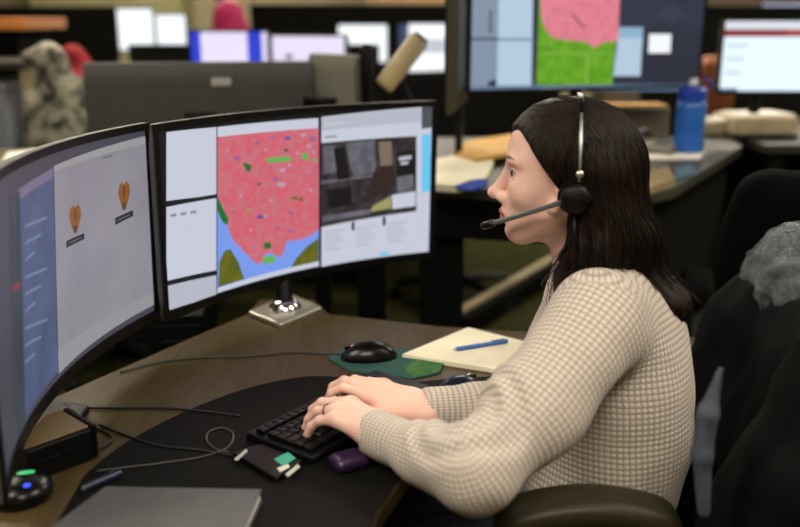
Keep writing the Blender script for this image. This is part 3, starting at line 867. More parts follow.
for i in range(NS):
    n_ = rng.randint(22, 39)
    wv_ = np.clip((-paths[i][:n_, 2] - .02) / .15, 0, 1)[:, None]; off_ = nrng.normal(0, 1, 3) * np.array((.007, .006, .004)); ph_ = rng.random() * 6
    pts = h2w(paths[i][:n_] + wv_ * off_ + wv_ * .004 * np.stack([np.sin(paths[i][:n_, 2] * 60 + ph_), np.cos(paths[i][:n_, 2] * 52 + ph_), 0 * paths[i][:n_, 2]], 1)); r0 = rng.uniform(.0009, .0017)
    hs.tube([Vector(q) for q in pts], [r0 * (1 - .8 * k / n_) for k in range(n_)], 4, 0, True)
nv = len(Vr)
Vst = np.array(hs.v); quads = np.array([f for f in hs.f if len(f) == 4 ])
npmesh('hair', np.concatenate([h2w(Vr), Vst]), np.concatenate([Qr, quads + nv]), [M_HAIR], woman, WO)
# a ring on the left hand
a, b_ = jL[2][0], jL[2][1]; c = a * .45 + b_ * .55; d_ = (b_ - a).normalized()
ring = MB(); u_ = d_.cross(Vector((0, 0, 1))).normalized(); v_ = d_.cross(u_)
ring.tube([c + (u_ * math.cos(k * PI / 12) + v_ * math.sin(k * PI / 12)) * .0092 for k in range(25)], .0013, 8, cap=False)
rg = obj('ring', ring, mat('dark silver', '55524e', .3, .9), off=c, smooth=True); rg.location = c
tag(rg, 'thin dark ring on the typing woman\'s near hand', 'ring')

# headset
hsO = tuple(hw(0, 0, 0)); hset = thing('headset', 'black and silver telephone headset with a boom microphone worn by the woman', 'headset', hsO)
band = MB(); pts = []
xb = -.012
for k in range(33):
    a = math.radians(-12 + 204 * k / 32)
    dirv = np.array([0, math.cos(a), math.sin(a)]); r_ = .16
    for _ in range(60):
        q = np.array([[xb, dirv[1] * r_, .012 + dirv[2] * r_]])
        dd = float(hair_sdf((q[:, 0], q[:, 1], q[:, 2]))[0])
        if dd < .0045: break
        r_ -= max(dd - .0045, .0005) * .8
    pts.append((r_, a))
rs = np.array([q[0] for q in pts]); rs = np.convolve(np.pad(rs, 3, mode='edge'), np.ones(7) / 7, 'valid') + .002
wp = [hw(xb, math.cos(a) * r_, .012 + math.sin(a) * r_) for r_, (_, a) in zip(rs, pts)]
def ribbon(mb, wp, wid, th, axis):
    vs = []; fs = []
    for i, q in enumerate(wp):
        t = (wp[min(i + 1, len(wp) - 1)] - wp[max(i - 1, 0)]).normalized(); n_ = t.cross(axis).normalized()
        for sa, sb in ((-1, -1), (1, -1), (1, 1), (-1, 1)): vs.append(q + axis * sa * wid / 2 + n_ * sb * th / 2)
    for i in range(len(wp) - 1):
        for k in range(4): fs.append((i * 4 + k, i * 4 + (k + 1) % 4, i * 4 + 4 + (k + 1) % 4, i * 4 + 4 + k))
    fs.append((0, 1, 2, 3)); m_ = (len(wp) - 1) * 4; fs.append((m_, m_ + 3, m_ + 2, m_ + 1)); mb.add(vs, fs)
fxv = Vector(fx)
ribbon(band, wp, .008, .0022, fxv)
obj('headband', band, M_GLOSSBLACK, hset, off=hsO, bevel=.0006)
sl_ = MB(); ribbon(sl_, [q + (q - hw(xb, 0, .012)).normalized() * .0028 for q in wp[1:11]], .0042, .0026, fxv)
obj('slider', sl_, mat('satin steel', '9a9a98', .4, 1.0), hset, off=hsO, bevel=.0006)['label'] = 'thin silver slider bar'
pv = MB().lathe([(.0001, -.003), (.0055, -.003), (.0055, .003), (.0001, .0035)], wp[2] + Vector(ly) * .004, 16, Matrix((fx, uz, ly)).transposed())
obj('pivot', pv, M_SILVER, hset, off=hsO, smooth=True)
Rcup = Matrix((fx, uz, ly)).transposed()
cupc = wp[0] + Vector(ly) * .002 - Vector((0, 0, .014)) + fxv * .004
cp = MB().lathe([(.001, -.016), (.020, -.016), (.026, -.010), (.026, -.004), (.020, .0)], cupc, 28, Rcup)
obj('ear_cushion', cp, M_FABBLACK, hset, off=hsO, smooth=True)
cp = MB().lathe([(.001, .0), (.021, .0), (.0225, .004), (.021, .012), (.016, .016), (.001, .017)], cupc, 28, Rcup)
obj('earpiece_housing', cp, M_BLACK, hset, off=hsO, smooth=True)
cup2 = wp[-1] - Vector(ly) * .002 - Vector((0, 0, .014))
obj('temple_pad', MB().box(cup2, (.05, .012, .022), Matrix((fx, ly, uz)).transposed()), M_FABBLACK, hset, off=hsO, bevel=.004)
mic_end = hw(.120, .030, -.082)
b0 = cupc + Vector(ly) * .010 + fxv * .008
boom = [b0, b0.lerp(mic_end, .3) + Vector(ly) * .004, b0.lerp(mic_end, .65) + Vector(ly) * .004, mic_end]
bpts = []
for i in range(len(boom) - 1):
    for k in range(4): bpts.append(boom[i].lerp(boom[i + 1], k / 4))
bpts.append(mic_end)
obj('microphone_boom', MB().tube(bpts, .0041, 10), mat('grey boom plastic', '55565a', .35), hset, off=hsO, smooth=True)
dm = (mic_end - boom[2]).normalized()
obj('microphone', MB().tube([mic_end - dm * .012, mic_end - dm * .010, mic_end + dm * .012, mic_end + dm * .015], [.003, .006, .006, .003], 12), M_GLOSSBLACK, hset, off=hsO, smooth=True)
cw = [cupc - Vector((0, 0, .028)), cupc + Vector((.0, -.004, -.06)), cupc + Vector((.012, -.006, -.12)), cupc + Vector((.03, .0, -.17))]
obj('cord', MB().tube(cw, .0018, 8), M_BLACK, hset, off=hsO, smooth=True)

# ------------------------------------------------------------------ office chairs
def office_chair(label, loc, rot, seat_h=.47, back_w=.46, back_h=.55, recline=10, arms=True, group=None, arm_h=.2, arm_y=.27, arm_x=(-.02, .24), padm=None):
    """local: faces +x; back towards -x"""
    t = thing('office_chair', label, 'chair', loc, rot, group)
    def f(P): return rbox(P, (.02, 0, seat_h - .04), (.24, .24, .04), .04) - .004 * nz(P, 18, 1)
    sdf_obj('seat', f, (-.26, -.28, seat_h - .1), (.3, .28, seat_h + .03), .012, [M_MESHBLACK], t)
    ra = math.radians(recline); R_ = Matrix.Rotation(-ra, 3, 'Y')
    def g(P):
        c = (-.235 - math.sin(ra) * back_h * .5, 0, seat_h + .11 + back_h * .5)
        q = [P[0] - c[0], P[1], P[2] - c[2]]
        x = q[0] * math.cos(ra) + q[2] * math.sin(ra); z = -q[0] * math.sin(ra) + q[2] * math.cos(ra); y = q[1]
        x = x - .35 * y * y + .2 * np.exp(-((z + back_h * .25) / .1) ** 2) * -.08
        wz = back_w / 2 * (1 - .18 * (np.clip(z / (back_h / 2), -1, 1)) ** 2)
        qq = [np.abs(x) - .012, np.abs(y) - (wz - .07), np.abs(z) - (back_h / 2 - .07)]
        return np.sqrt(np.maximum(qq[0], 0) ** 2 + (np.sqrt(np.maximum(qq[1], 0) ** 2 + np.maximum(qq[2], 0) ** 2) * .6) ** 2) - .03
    sdf_obj('backrest', g, (-.46, -.32, seat_h + .02), (-.08, .32, seat_h + back_h + .22), .012, [M_MESHBLACK], t)
    sp_ = MB().tube([(-.05, 0, seat_h - .09), (-.24, 0, seat_h - .08), (-.29, 0, seat_h + .02), (-.30, 0, seat_h + .3)], .022, 10)
    obj('back_support', sp_, M_DARKMETAL, t, smooth=True)
    obj('gas_column', MB().tube([(0, 0, .1), (0, 0, .28), (0, 0, .281), (0, 0, seat_h - .08)], [.03, .03, .02, .02], 16), M_DARKMETAL, t)
    obj('mechanism', MB().box((-.02, 0, seat_h - .1), (.26, .16, .05)), M_DARKMETAL, t, bevel=.01)
    for k in range(5):
        a = 2 * PI * k / 5 + .3
        e = (math.cos(a) * .30, math.sin(a) * .30)
        lg = MB().tube([(0, 0, .11), (e[0] * .5, e[1] * .5, .10), (e[0], e[1], .075)], [.03, .024, .016], 8)
        leg = obj('base_leg', lg, M_DARKMETAL, t)
        cs = MB().tube([(e[0] - math.sin(a) * .02, e[1] + math.cos(a) * .02, .028), (e[0] + math.sin(a) * .02, e[1] - math.cos(a) * .02, .028)], .028, 14)
        obj('caster', cs, M_BLACK, leg, bevel=.004)
    if arms:
        for s in (1, -1):
            ap = MB().tube([(arm_x[0] + .06, s * .22, seat_h - .09), (arm_x[0] + .06, s * arm_y, seat_h - .07), (arm_x[0] + .07, s * arm_y, seat_h + arm_h - .03)], .018, 10)
            post = obj('arm_post', ap, M_DARKMETAL, t, smooth=True)
            def h(P, s=s):
                L = (arm_x[1] - arm_x[0]) / 2; cx = (arm_x[0] + arm_x[1]) / 2
                zc = seat_h + arm_h - 1.6 * (P[0] - cx) ** 2
                q = [np.abs(P[0] - cx) - (L - .035), np.abs(P[1] - s * arm_y) - .012, np.abs(P[2] - zc) - .004]
                return np.sqrt(np.sqrt(np.maximum(q[0], 0) ** 2 + np.maximum(q[1], 0) ** 2) ** 2 * .55 + np.maximum(q[2], 0) ** 2) - .021
            sdf_obj('armrest', h, (arm_x[0] - .05, s * arm_y - .09, seat_h + arm_h - .13), (arm_x[1] + .05, s * arm_y + .09, seat_h + arm_h + .06), .006, [padm or M_MESHBLACK], t)
    return t
CH = (.385, 1.38, 0)
office_chair('black office chair the sweatered woman sits in, with an olive-black armrest', CH, PI, seat_h=.468, recline=20, back_h=.38, arm_h=.217, arm_y=.215, arm_x=(-.03, .255), padm=M_ARMPAD)

# jacket hung over the backrest of her chair
JO = (.72, 1.30, .80)
def jacket(P):
    x, y, z = P
    # leaning slab wrapped round the backrest
    sh = .36 * (z - .60)
    q = (x - (.585 + sh) + .55 * (y - 1.38) ** 2, y - 1.36, z - .72)
    d = rbox(q, (0, 0, 0), (.085, .265, .21), .07)
    d = smin(d, cone(P, (.64, 1.13, .92), (.70, 1.56, .87), .070, .07), .06)
    d = smin(d, cone(P, (.600, 1.115, .93), (.53, 1.09, .76), .075, .068), .05)
    d = smin(d, cone(P, (.53, 1.09, .76), (.50, 1.095, .50), .068, .060), .03)
    d = smin(d, cone(P, (.55, 1.16, .86), (.46, 1.15, .58), .040, .050), .05)
    d = d - .010 * nz((x * 1.0, y * .8, z * .45), 32, 1) - .005 * nz((x, y, z * .6), 70, 4)
    return d
jk = thing('jacket', 'black jacket hung over the back of the woman\'s chair', 'jacket', JO)
sdf_obj('jacket_body', jacket, (.33, .97, .42), (.9, 1.72, 1.13), .008, [M_JACKET], jk, JO)
def lining(P):
    a, b1, b2, c2 = PY(721, 368, 1.05), PY(708, 412, 1.05), PY(702, 455, 1.05), PY(704, 512, 1.05)
    d = smin(cone(P, a, b1, .006, .012), cone(P, b1, b2, .012, .013), .01)
    d = smin(d, cone(P, b2, c2, .013, .009), .01)
    return d - .002 * nz(P, 50, 2)
sdf_obj('lining', lining, (.32, .99, .42), (.56, 1.14, .95), .005, [M_LINING], jk, JO)['label'] = 'slate grey lining turned out along the front edge'
# clear plastic bag on top of the jacket
M_BAG = bpy.data.materials.new('clear plastic film'); M_BAG.use_nodes = True
b = M_BAG.node_tree.nodes['Principled BSDF']; b.inputs['Base Color'].default_value = lin('8e969e'); b.inputs['Roughness'].default_value = 0.2; b.inputs['Alpha'].default_value = 0.22
def bag(P):
    d = ell(P, (.665, 1.42, .965), (.085, .10, .08))
    d = smin(d, cone(P, (.66, 1.41, 1.01), (.70, 1.39, 1.055), .035, .02), .03)
    return np.abs(d - .020 * np.abs(nz(P, 40, 2)) - .009 * np.abs(nz(P, 95, 5)) + .012) - .0028
bg_ = sdf_obj('plastic_bag', bag, (.53, 1.28, .87), (.79, 1.56, 1.15), .004, [M_BAG])
tag(bg_, 'crumpled clear plastic bag resting on top of the black jacket', 'bag')

sheet_px = [(84, 476), (104, 458), (130, 440), (165, 421), (205, 403), (255, 386), (310, 376), (360, 379), (410, 382), (470, 377), (548, 376)]
pad = [PZ(x, y, DZ + .002) for x, y in sheet_px]
def spline(pts, n=6):
    out = []
    for i in range(len(pts) - 1):
        p0, p1, p2, p3 = pts[max(i - 1, 0)], pts[i], pts[i + 1], pts[min(i + 2, len(pts) - 1)]
        for k in range(n):
            t = k / n
            out.append(.5 * ((2 * p1) + (p2 - p0) * t + (2 * p0 - 5 * p1 + 4 * p2 - p3) * t * t + (3 * p1 - p0 - 3 * p2 + p3) * t ** 3))
    return out + [pts[-1]]
pad = spline(pad, 4)
pad = [(p.x, p.y) for p in pad] + [(.335, 1.527), (.138, 1.402), (.028, 1.222), (-.032, 1.052), (-.062, .80), (-.32, .80), (-.44, 1.0)]
pc_ = (sum(p[0] for p in pad) / len(pad), sum(p[1] for p in pad) / len(pad))
dm_ = obj('desk_sheet', MB().prism([(x - pc_[0], y - pc_[1]) for x, y in pad][::-1], 0, .002), mat('black desk sheet', '0b0a08', .7, spec=.12, bump=.2, bscale=500), None, (pc_[0], pc_[1], DZ))  # thin black sheet covering the dark curved area of the desk
tag(dm_, 'large black desk sheet with a curved back edge under the keyboard', 'desk sheet')

# ------------------------------------------------------------------ things on our desk
# keyboard
KC = Vector((-.086, 1.348, DZ)); KR = math.atan2(.80, .60)
kb = thing('keyboard', 'black computer keyboard under the woman\'s hands', 'keyboard', KC, KR)
kw, kd = .40, .145
kb.scale = (.80, .95, 1)
obj('keyboard_case', MB().box((0, 0, .009), (kw, kd, .014)), M_BLACK, kb, bevel=.004)
rows = [(-.052, [1.25, 1.25, 1.25, 5.6, 1.25, 1.25, 1.25, 1.25]), (-.033, [2.2] + [1] * 10 + [2.2]), (-.014, [1.7] + [1] * 11 + [1.7]), (.005, [1.5] + [1] * 12 + [1.0]), (.024, [1] * 13 + [1.5]), (.050, [1] * 14)]
for (yy, ws) in rows:
    tot = sum(ws); x = -kw / 2 + .010; u = (.285) / tot
    for wd in ws:
        obj('key', MB().box((x + wd * u / 2, yy, .0195), (wd * u - .0025, .0165, .007)), M_KEY, kb, bevel=.0015, bseg=1)
        x += wd * u
for (yy, n_) in ((-.052, 3), (-.014, 3), (.005, 3), (.024, 3), (.05, 3)):
    for k in range(n_):
        obj('key', MB().box((.108 + k * .020, yy, .0195), (.0175, .0165, .007)), M_KEY, kb, bevel=.0015, bseg=1)
# mouse mat, mouse, cable
def onplane(pxs, z): return [PZ(x, y, z) for x, y in pxs]
def slab(name, pxs, z, th, m, label, cat, bevel=0.001, group=None, rnd=0):
    pts = [(p.x, p.y) for p in onplane(pxs, z + th)]
    if rnd: pts = smooth_poly(pts, rnd)
    cx = sum(p[0] for p in pts) / len(pts); cy = sum(p[1] for p in pts) / len(pts)
    pts = [(p[0] - cx, p[1] - cy) for p in pts]
    a = sum(pts[i][0] * pts[(i + 1) % len(pts)][1] - pts[(i + 1) % len(pts)][0] * pts[i][1] for i in range(len(pts)))
    if a < 0: pts = pts[::-1]
    o = obj(name, MB().prism(pts, 0, th), m, None, (cx, cy, z), bevel=bevel)
    if label: tag(o, label, cat, group)
    return o
M_TEAL = mat('teal mat fabric', '2b5650', 0.85, noise=0.1, nscale=80)
mm = slab('mouse_mat', [(328, 358), (348, 346), (400, 348), (447, 356), (440, 372), (414, 378), (385, 374), (352, 371)], DZ, .004, M_TEAL, 'teal mouse mat with a green leaf print at its right end', 'mouse mat')
pr = onplane([(404, 369), (418, 357), (446, 357), (440, 371), (414, 377)], DZ + .0046)
c0 = mm.location
obj('leaf_print', MB().prism([(p.x - c0.x, p.y - c0.y) for p in pr][::-1], .0041, .0046), mat('green leaf print', '23602f', .8, col2='4a7d3c', nscale=60), mm)['label'] = 'green leaf print'
def mouse(label, p, rot, L=.112, W=.062, H=.036, m=None):
    t = thing('computer_mouse', label, 'mouse', p, rot)
    def f(P):
        d = ell(P, (0, 0, 0), (L / 2, W / 2, H)); d = smax(d, ell(P, (.0, 0, -.02), (L / 2 * 1.15, W / 2 * 1.25, H + .019)), .006)
        return np.maximum(d, .001 - P[2])
    sdf_obj('mouse_body', f, (-L / 2 - .01, -W / 2 - .01, -.004), (L / 2 + .01, W / 2 + .01, H + .01), .0025, [m or M_GLOSSBLACK], t)
    obj('scroll_wheel', MB().tube([(L * .26, -.003, H * .62), (L * .26, .003, H * .62)], .007, 16), M_CHROME, t, bevel=.001)
    obj('button_gap', MB().box((L * .3, 0, H * .64), (L * .22, .0015, .006)), M_BLACK, t)
    return t
mp_ = PZ(369, 358, DZ + .004)
mouse('glossy black mouse on the teal mouse mat', mp_, math.radians(190), m=M_GLOSSBLACK)
mp2 = PZ(459, 388, DZ)
mouse('small dark blue mouse behind the woman\'s far forearm', mp2, math.radians(30), .085, .05, .026, mat('dark navy gloss', '121a2e', .25))
cab = [(-.088, .0, 0)]
cpts = [mp_ + Vector((-.055, .012, .004)), PZ(322, 353, DZ + .003), PZ(290, 352, DZ + .003), PZ(250, 356, DZ + .003), PZ(205, 357, DZ + .003), PZ(160, 362, DZ + .003), PZ(120, 372, DZ + .003)]
def cable(label, pts, r=.002, m=None):
    pts = [Vector(p) for p in pts]; c = pts[0].copy()
    o = obj('cable', MB().tube(spline(pts), r, 8), m or M_CABLE, None, off=c, smooth=True); o.location = c
    return tag(o, label, 'cable')
M_CABLE = mat('dark grey cable', '3a3a34', 0.5)
M_CABLEB = mat('black cable', '101010', 0.5)
cable('thin grey mouse cable crossing the desk below the map monitor', cpts)
cable('thin black cable on the desk left of the keyboard, running to the black box', [PZ(x, y, DZ + .003) for x, y in ((100, 425), (130, 437), (160, 446), (200, 450), (232, 456), (246, 458))], .0022, M_CABLEB)
cable('pale thin cable looped beside the near end of the keyboard', [PZ(x, y, DZ + .003) for x, y in ((96, 471), (130, 467), (170, 462), (205, 456), (228, 447), (233, 434), (222, 428), (209, 432), (207, 441), (216, 449), (228, 452))], .0017, M_CABLE)
cable('black cable lying along the desk under the left monitor', [PZ(x, y, DZ + .003) for x, y in ((46, 408), (80, 408), (120, 408), (160, 408), (200, 411), (240, 416))], .0022, M_CABLEB)
cable('short curled black cable behind the black box under the left monitor', [PZ(x, y, DZ + .003) for x, y in ((40, 417), (60, 420), (80, 424), (100, 430), (112, 438), (104, 446), (90, 452))], .0024, M_CABLEB)
# notepad and pen
np_ = slab('notepad', [(402, 354), (468, 327), (545, 346), (530, 374)], DZ, .010, M_CREAM, 'cream paper notepad on the desk beyond the woman\'s forearm', 'notepad')
a_ = PZ(456, 349, DZ + .0145); b_ = PZ(507, 341, DZ + .0145)
pen = thing('pen', 'blue ballpoint pen lying on the cream notepad', 'pen', (a_ + b_) / 2, 0)
def pen_parts(pen, a_, b_, m, r=.0042):
    o_ = pen.location
    obj('barrel', MB().tube([a_, a_.lerp(b_, .7)], r, 12), m, pen, off=o_, smooth=False)
    obj('cap', MB().tube([a_.lerp(b_, .68), b_], r * 1.12, 12), m, pen, off=o_)
    obj('tip', MB().tube([a_, a_ - (b_ - a_) * .06], [r * .8, r * .2], 10), M_SILVER, pen, off=o_)
    obj('clip', MB().box(a_.lerp(b_, .82) + Vector((0, 0, r + .0012)), ((b_ - a_).length * .25, .003, .0012), Rz(math.atan2((b_ - a_).y, (b_ - a_).x))), m, pen, off=o_)
pen_parts(pen, a_, b_, mat('blue pen plastic', '2f62b0', .35))
# badge holder, purple case
bd = slab('badge_holder', [(232, 452), (262, 443), (302, 460), (276, 478)], DZ + .002, .008, M_KEY, 'black badge holder with teal and white patches at the near end of the keyboard', 'badge', .002)
bc = bd.location
for nm_, q, cc in (('teal_patch', [(274, 459), (288, 452), (296, 458), (283, 466)], '3aa08e'), ('white_patch', [(277, 468), (288, 464), (290, 467), (280, 472)], 'd6d6cc'), ('white_stripe', [(285, 474), (298, 464), (300, 467), (288, 477)], 'b9b9b0'), ('grey_stripe', [(234, 459), (246, 449), (248, 451), (237, 461)], 'a8a8a0')):
    pts = [(p.x - bc.x, p.y - bc.y) for p in onplane(q, DZ + .0106)]
    if sum(pts[i][0] * pts[(i + 1) % 4][1] - pts[(i + 1) % 4][0] * pts[i][1] for i in range(4)) < 0: pts = pts[::-1]
    obj(nm_, MB().prism(pts, .0081, .0088), mat(nm_, cc, .5), bd)['label'] = nm_.replace('_', ' ')
pc = PZ(349, 468, DZ)
def pcase(P): return rbox(P, (0, 0, .012), (.026, .02, .011), .0105)
pp = thing('earbud_case', 'small dark purple rounded case beside the near end of the keyboard', 'case', pc, .5)
sdf_obj('case_body', pcase, (-.032, -.026, -.002), (.032, .026, .028), .002, [mat('dark purple plastic', '2c1838', .3)], pp)
obj('case_lid_rim', MB().box((0, 0, .0155), (.0485, .0365, .001)), mat('purple rim', '4a2a60', .3), pp, bevel=.0004)
# black box under the left monitor
def_b = [PZ(x, y, DZ) for x, y in ((24, 487), (100, 458))]
c = PZ(62, 478, DZ); dirb = (def_b[1] - def_b[0]); ang = math.atan2(dirb.y, dirb.x); nrm = Vector((-math.sin(ang), math.cos(ang), 0))
bx = thing('docking_box', 'low black box with sockets on the desk under the left monitor', 'device', (def_b[0] + def_b[1]) / 2 + nrm * .045, ang)
Lb = dirb.length
obj('box_case', MB().box((0, 0, .026), (Lb * .86, .09, .048)), M_BLACK, bx, bevel=.003)
obj('box_lid', MB().box((0, .003, .0515), (Lb * .84, .082, .003)), mat('tan reflected light', '6e5d3e', .4), bx, bevel=.001)['label'] = 'box top coloured tan for reflected light'  # plate added on the black top, reflected light put into its tan colour
obj('box_end_plate', MB().box((Lb * .47, 0, .028), (Lb * .08, .085, .054)), M_GLOSSBLACK, bx, bevel=.003)
for k in range(3): obj('socket', MB().box((-.03 + k * .022, -.0455, .026), (.013, .003, .007)), M_KEY, bx, bevel=.0005)
for sx in (-1, 1): obj('rubber_foot', MB().lathe([(.006, 0), (.006, .003)], (sx * Lb * .35, 0, 0), 12), M_FABBLACK, bx)
# round speaker puck with lit marks
pk = thing('speaker_puck', 'round black speaker puck with glowing green and blue lights on the desk', 'speaker', PZ(21, 497, DZ), .3)
obj('puck_body', MB().lathe([(.001, 0), (.040, 0), (.043, .006), (.042, .016), (.034, .025), (.018, .029), (.001, .030)], (0, 0, 0), 40), M_GLOSSBLACK, pk, smooth=True)
g_ = MB().lathe([(.001, .0), (.009, .0), (.009, .0015), (.001, .002)], (0, 0, 0), 20); o = obj('green_light', g_, emit('43d07a', 1.0), pk, (.008, .012, .0285)); o.scale = (1.3, .6, 1); o['label'] = 'glowing green oval light'
o = obj('blue_light', MB().lathe([(.001, 0), (.005, 0), (.005, .002), (.001, .0025)], (0, 0, 0), 16), emit('3a58ff', 1.2), pk, (.012, -.022, .0265)); o['label'] = 'glowing blue light'
# grey notebook at the front, pen tucked behind it
nb = thing('notebook', 'closed grey covered notebook on the front left of the desk', 'notebook', PZ(165, 515, DZ), 0)
qs_ = [(106, 486), (262, 489), (230, 560), (10, 556)]
pts = [(p.x - nb.location.x, p.y - nb.location.y) for p in onplane(qs_, DZ + .018)][::-1]
ins = [(x * .975, y * .975) for x, y in pts]
obj('page_block', MB().prism(ins, .003, .0155), M_PAPER, nb)
obj('cover', MB().prism(pts, .0155, .018), mat('slate grey cover', '4e4f50', .5, noise=.08, nscale=40), nb, bevel=.001)
obj('back_cover', MB().prism(pts, 0, .003), mat('slate grey cover', '4e4f50', .5), nb, bevel=.001)
a_ = PZ(84, 488, DZ + .006); b_ = PZ(120, 473, DZ + .006)
pen2 = thing('pen', 'dark navy pen lying behind the grey notebook', 'pen', (a_ + b_) / 2, 0)
pen_parts(pen2, a_, b_, mat('navy pen plastic', '1d2140', .35), .0055)

# ------------------------------------------------------------------ the work stations behind
HZ = .95    # their raised desk tops
# 1: the large raised desk straight behind
d1 = [(.02, 2.34), (.10, 2.27), (.36, 2.20), (.60, 2.17), (.70, 2.26), (1.15, 3.02), (1.20, 3.25), (.02, 3.25)]
t = thing('raised_desk', 'raised grey desk behind the woman carrying the blue bottle', 'desk', (.6, 2.7, 0))
O = (.6, 2.7, 0)
obj('desk_top', MB().prism(d1, HZ - .03, HZ), M_GREYDESK, t, off=O, bevel=.003)
obj('front_panel', MB().prism([(.03, 2.37), (.60, 2.20), (.61, 2.22), (.04, 2.39)], HZ - .15, HZ - .031), M_DARKMETAL, t, off=O)
obj('side_panel', MB().prism([(.63, 2.24), (1.10, 3.0), (1.08, 3.01), (.61, 2.25)], .42, HZ - .031), M_DARKPANEL, t, off=O)
obj('leg', MB().box((.115, 2.42, .46), (.12, .07, .92)), M_DARKMETAL, t, off=O, bevel=.004)
obj('leg', MB().box((1.02, 3.1, .46), (.12, .07, .92)), M_DARKMETAL, t, off=O, bevel=.004)
obj('foot_rail', MB().tube([(.115, 2.42, .04), (.16, 3.2, .04)], .04, 4), M_DARKMETAL, t, off=O)
# a floor raceway with a pale top
rw = thing('floor_raceway', 'low cable raceway with a pale edge crossing the carpet', 'raceway', (.45, 4.4, 0))
a_, b_ = Vector((.24, 3.75, 0)), Vector((1.0, 5.0, 0)); dd = b_ - a_; an = math.atan2(dd.y, dd.x)
obj('duct', MB().box((a_ + b_) / 2 - Vector((.45, 4.4, -.05)), (dd.length, .12, .10), Rz(an)), M_DARKPANEL, rw, bevel=.005)
obj('duct_lid', MB().box((a_ + b_) / 2 - Vector((.45, 4.4, -.108)), (dd.length, .03, .016), Rz(an)), M_BEIGE, rw)['label'] = 'pale lid'
# 2: desk carrying the two monitors seen from behind
d2 = [(-2.0, 2.56), (-.05, 2.50), (-.05, 2.9), (-.25, 3.2), (-.8, 3.2), (-.95, 2.96), (-2.0, 2.96)]
t = thing('raised_desk', 'raised olive desk carrying the two monitors seen from behind', 'desk', (-.9, 2.95, 0)); O = (-.9, 2.95, 0)
obj('desk_top', MB().prism(d2, HZ - .03, HZ), M_OLIVEDESK, t, off=O, bevel=.003)
for (x, y, wx) in ((-.085, 2.62, .085), (-.245, 2.75, .05), (-1.9, 2.8, .1)):
    obj('leg', MB().box((x, y, .46), (wx, .07, .92)), M_DARKMETAL, t, off=O, bevel=.004)
obj('cable_tray', MB().box((-.8, 2.62, HZ - .09), (1.3, .10, .1)), M_DARKMETAL, t, off=O, bevel=.004)
# pedestal behind the corner of our desk
pd = thing('pedestal', 'black drawer pedestal standing behind the desk corner', 'pedestal', (-.545, 2.16, 0), .12)
obj('body', MB().box((0, 0, .36), (.13, .36, .68)), M_DARKMETAL, pd, bevel=.004)
for k in range(3):
    dr = obj('drawer', MB().box((0, -.185, .14 + k * .22), (.118, .012, .2)), M_BLACK, pd, bevel=.002)
    obj('handle', MB().box((0, -.195, .2 + k * .22), (.06, .012, .012)), M_BLACK, dr, bevel=.002)
for k in (-1, 1): obj('caster', MB().lathe([(.02, 0), (.02, .02)], (k * .04, 0, 0), 10), M_BLACK, pd)

def place_screen(label, pxbox, Y, zdesk, items=None, group=None, depth_rot=0.0, bez=.008, col=None, back=None):
    """a monitor facing the camera whose panel fills the given part of the photograph"""
    x0, y0, x1, y1 = pxbox
    a = PY(x0, y1, Y); b_ = PY(x1, y1, Y + depth_rot); c_ = PY(x0, y0, Y)
    rot = math.atan2(b_.y - a.y, b_.x - a.x); wd = (Vector((b_.x, b_.y)) - Vector((a.x, a.y))).length + 2 * bez; h = c_.z - a.z + bez + bez * 1.4
    mid = (a + b_) / 2
    m = Monitor(label, (mid.x, mid.y, zdesk), rot, wd, h, a.z - bez * 1.4 - zdesk, 1000, group, (bez, bez, bez * 1.4), stand=(.05, .24, .18), deep=.05, thick=.03, screen_col=col, back=back)
    return m
W1 = emit('eef3f6', 1.25); W2 = emit('e4dcf2', 1.1); BLU = emit('2b3fd0', 1.0); CYANW = emit('dff0fb', 1.15)
# big raised-desk monitor above the woman
mb_ = place_screen('large wide monitor above the woman\'s head showing a pink and green map', (470, -70, 697, 90), 2.72, HZ, col=emit('2b2f40', .8, '343a4c', 6), depth_rot=.22)
P = mb_.P
LB = emit('b3cbe0', 1.0); LB2 = emit('8a9bb0', .9); PK2 = emit('e48494', 1.0, 'd87888', 40); GR2 = emit('5c9a1c', .95, '6fae2c', 30); DK2 = emit('1d2233', .7)
mb_.window('side_window', [('a', P((471, -68), (500, -68), (497, 92), (469, 92)), LB2), ('l', P((471, 38), (500, 38), (500, 40), (471, 40)), DK2), ('m', P((489, 10), (492, 10), (492, 33), (488, 33)), emit('6a7486', .8)), ('k', P((488, 82), (496, 79), (496, 91), (487, 91)), DK2)], mb_.screen, .0015)
mb_.window('panel_window', [('a', P((500, -68), (534, -68), (531, 92), (496, 92)), LB), ('l', P((499, 38), (533, 38), (533, 41), (499, 41)), LB2)], mb_.screen, .0015)
mb_.window('map_window', [('g', P((541, -68), (624, -68), (612, 85), (536, 85)), GR2), ('p', P((545, -68), (622, -68), (618, 41), (604, 42), (594, 48), (586, 42), (566, 40), (552, 38), (544, 28), (540, 10)), PK2),
                          ('road', P((540, 53), (614, 52), (614, 53.5), (540, 54.5)), emit('86b84a', .95)), ('r2', P((586, 53), (588, 53), (587, 84), (585, 84)), emit('86b84a', .95)), ('s', P((570, 14), (574, 14), (586, 28), (582, 28)), emit('a8606a', .9))], mb_.screen, .0015)
mb_.window('message_window', [('a', P((619, 27), (643, 27), (640, 76), (613, 76)), LB), ('b', P((619, 27), (643, 27), (642, 38), (618, 38)), emit('8fb0cc', 1.0))], mb_.screen, .0018)
mb_.window('note_window', [('a', P((649, 34), (671, 34), (670, 53), (648, 53)), emit('eceff2', 1.1))], mb_.screen, .0018)
mb_.window('emblem', [('a', P((655, 18), (663, 8), (672, 3), (680, 8), (687, 19), (676, 20), (671, 25), (666, 20)), emit('3c4458', .75))], mb_.screen, .0012)
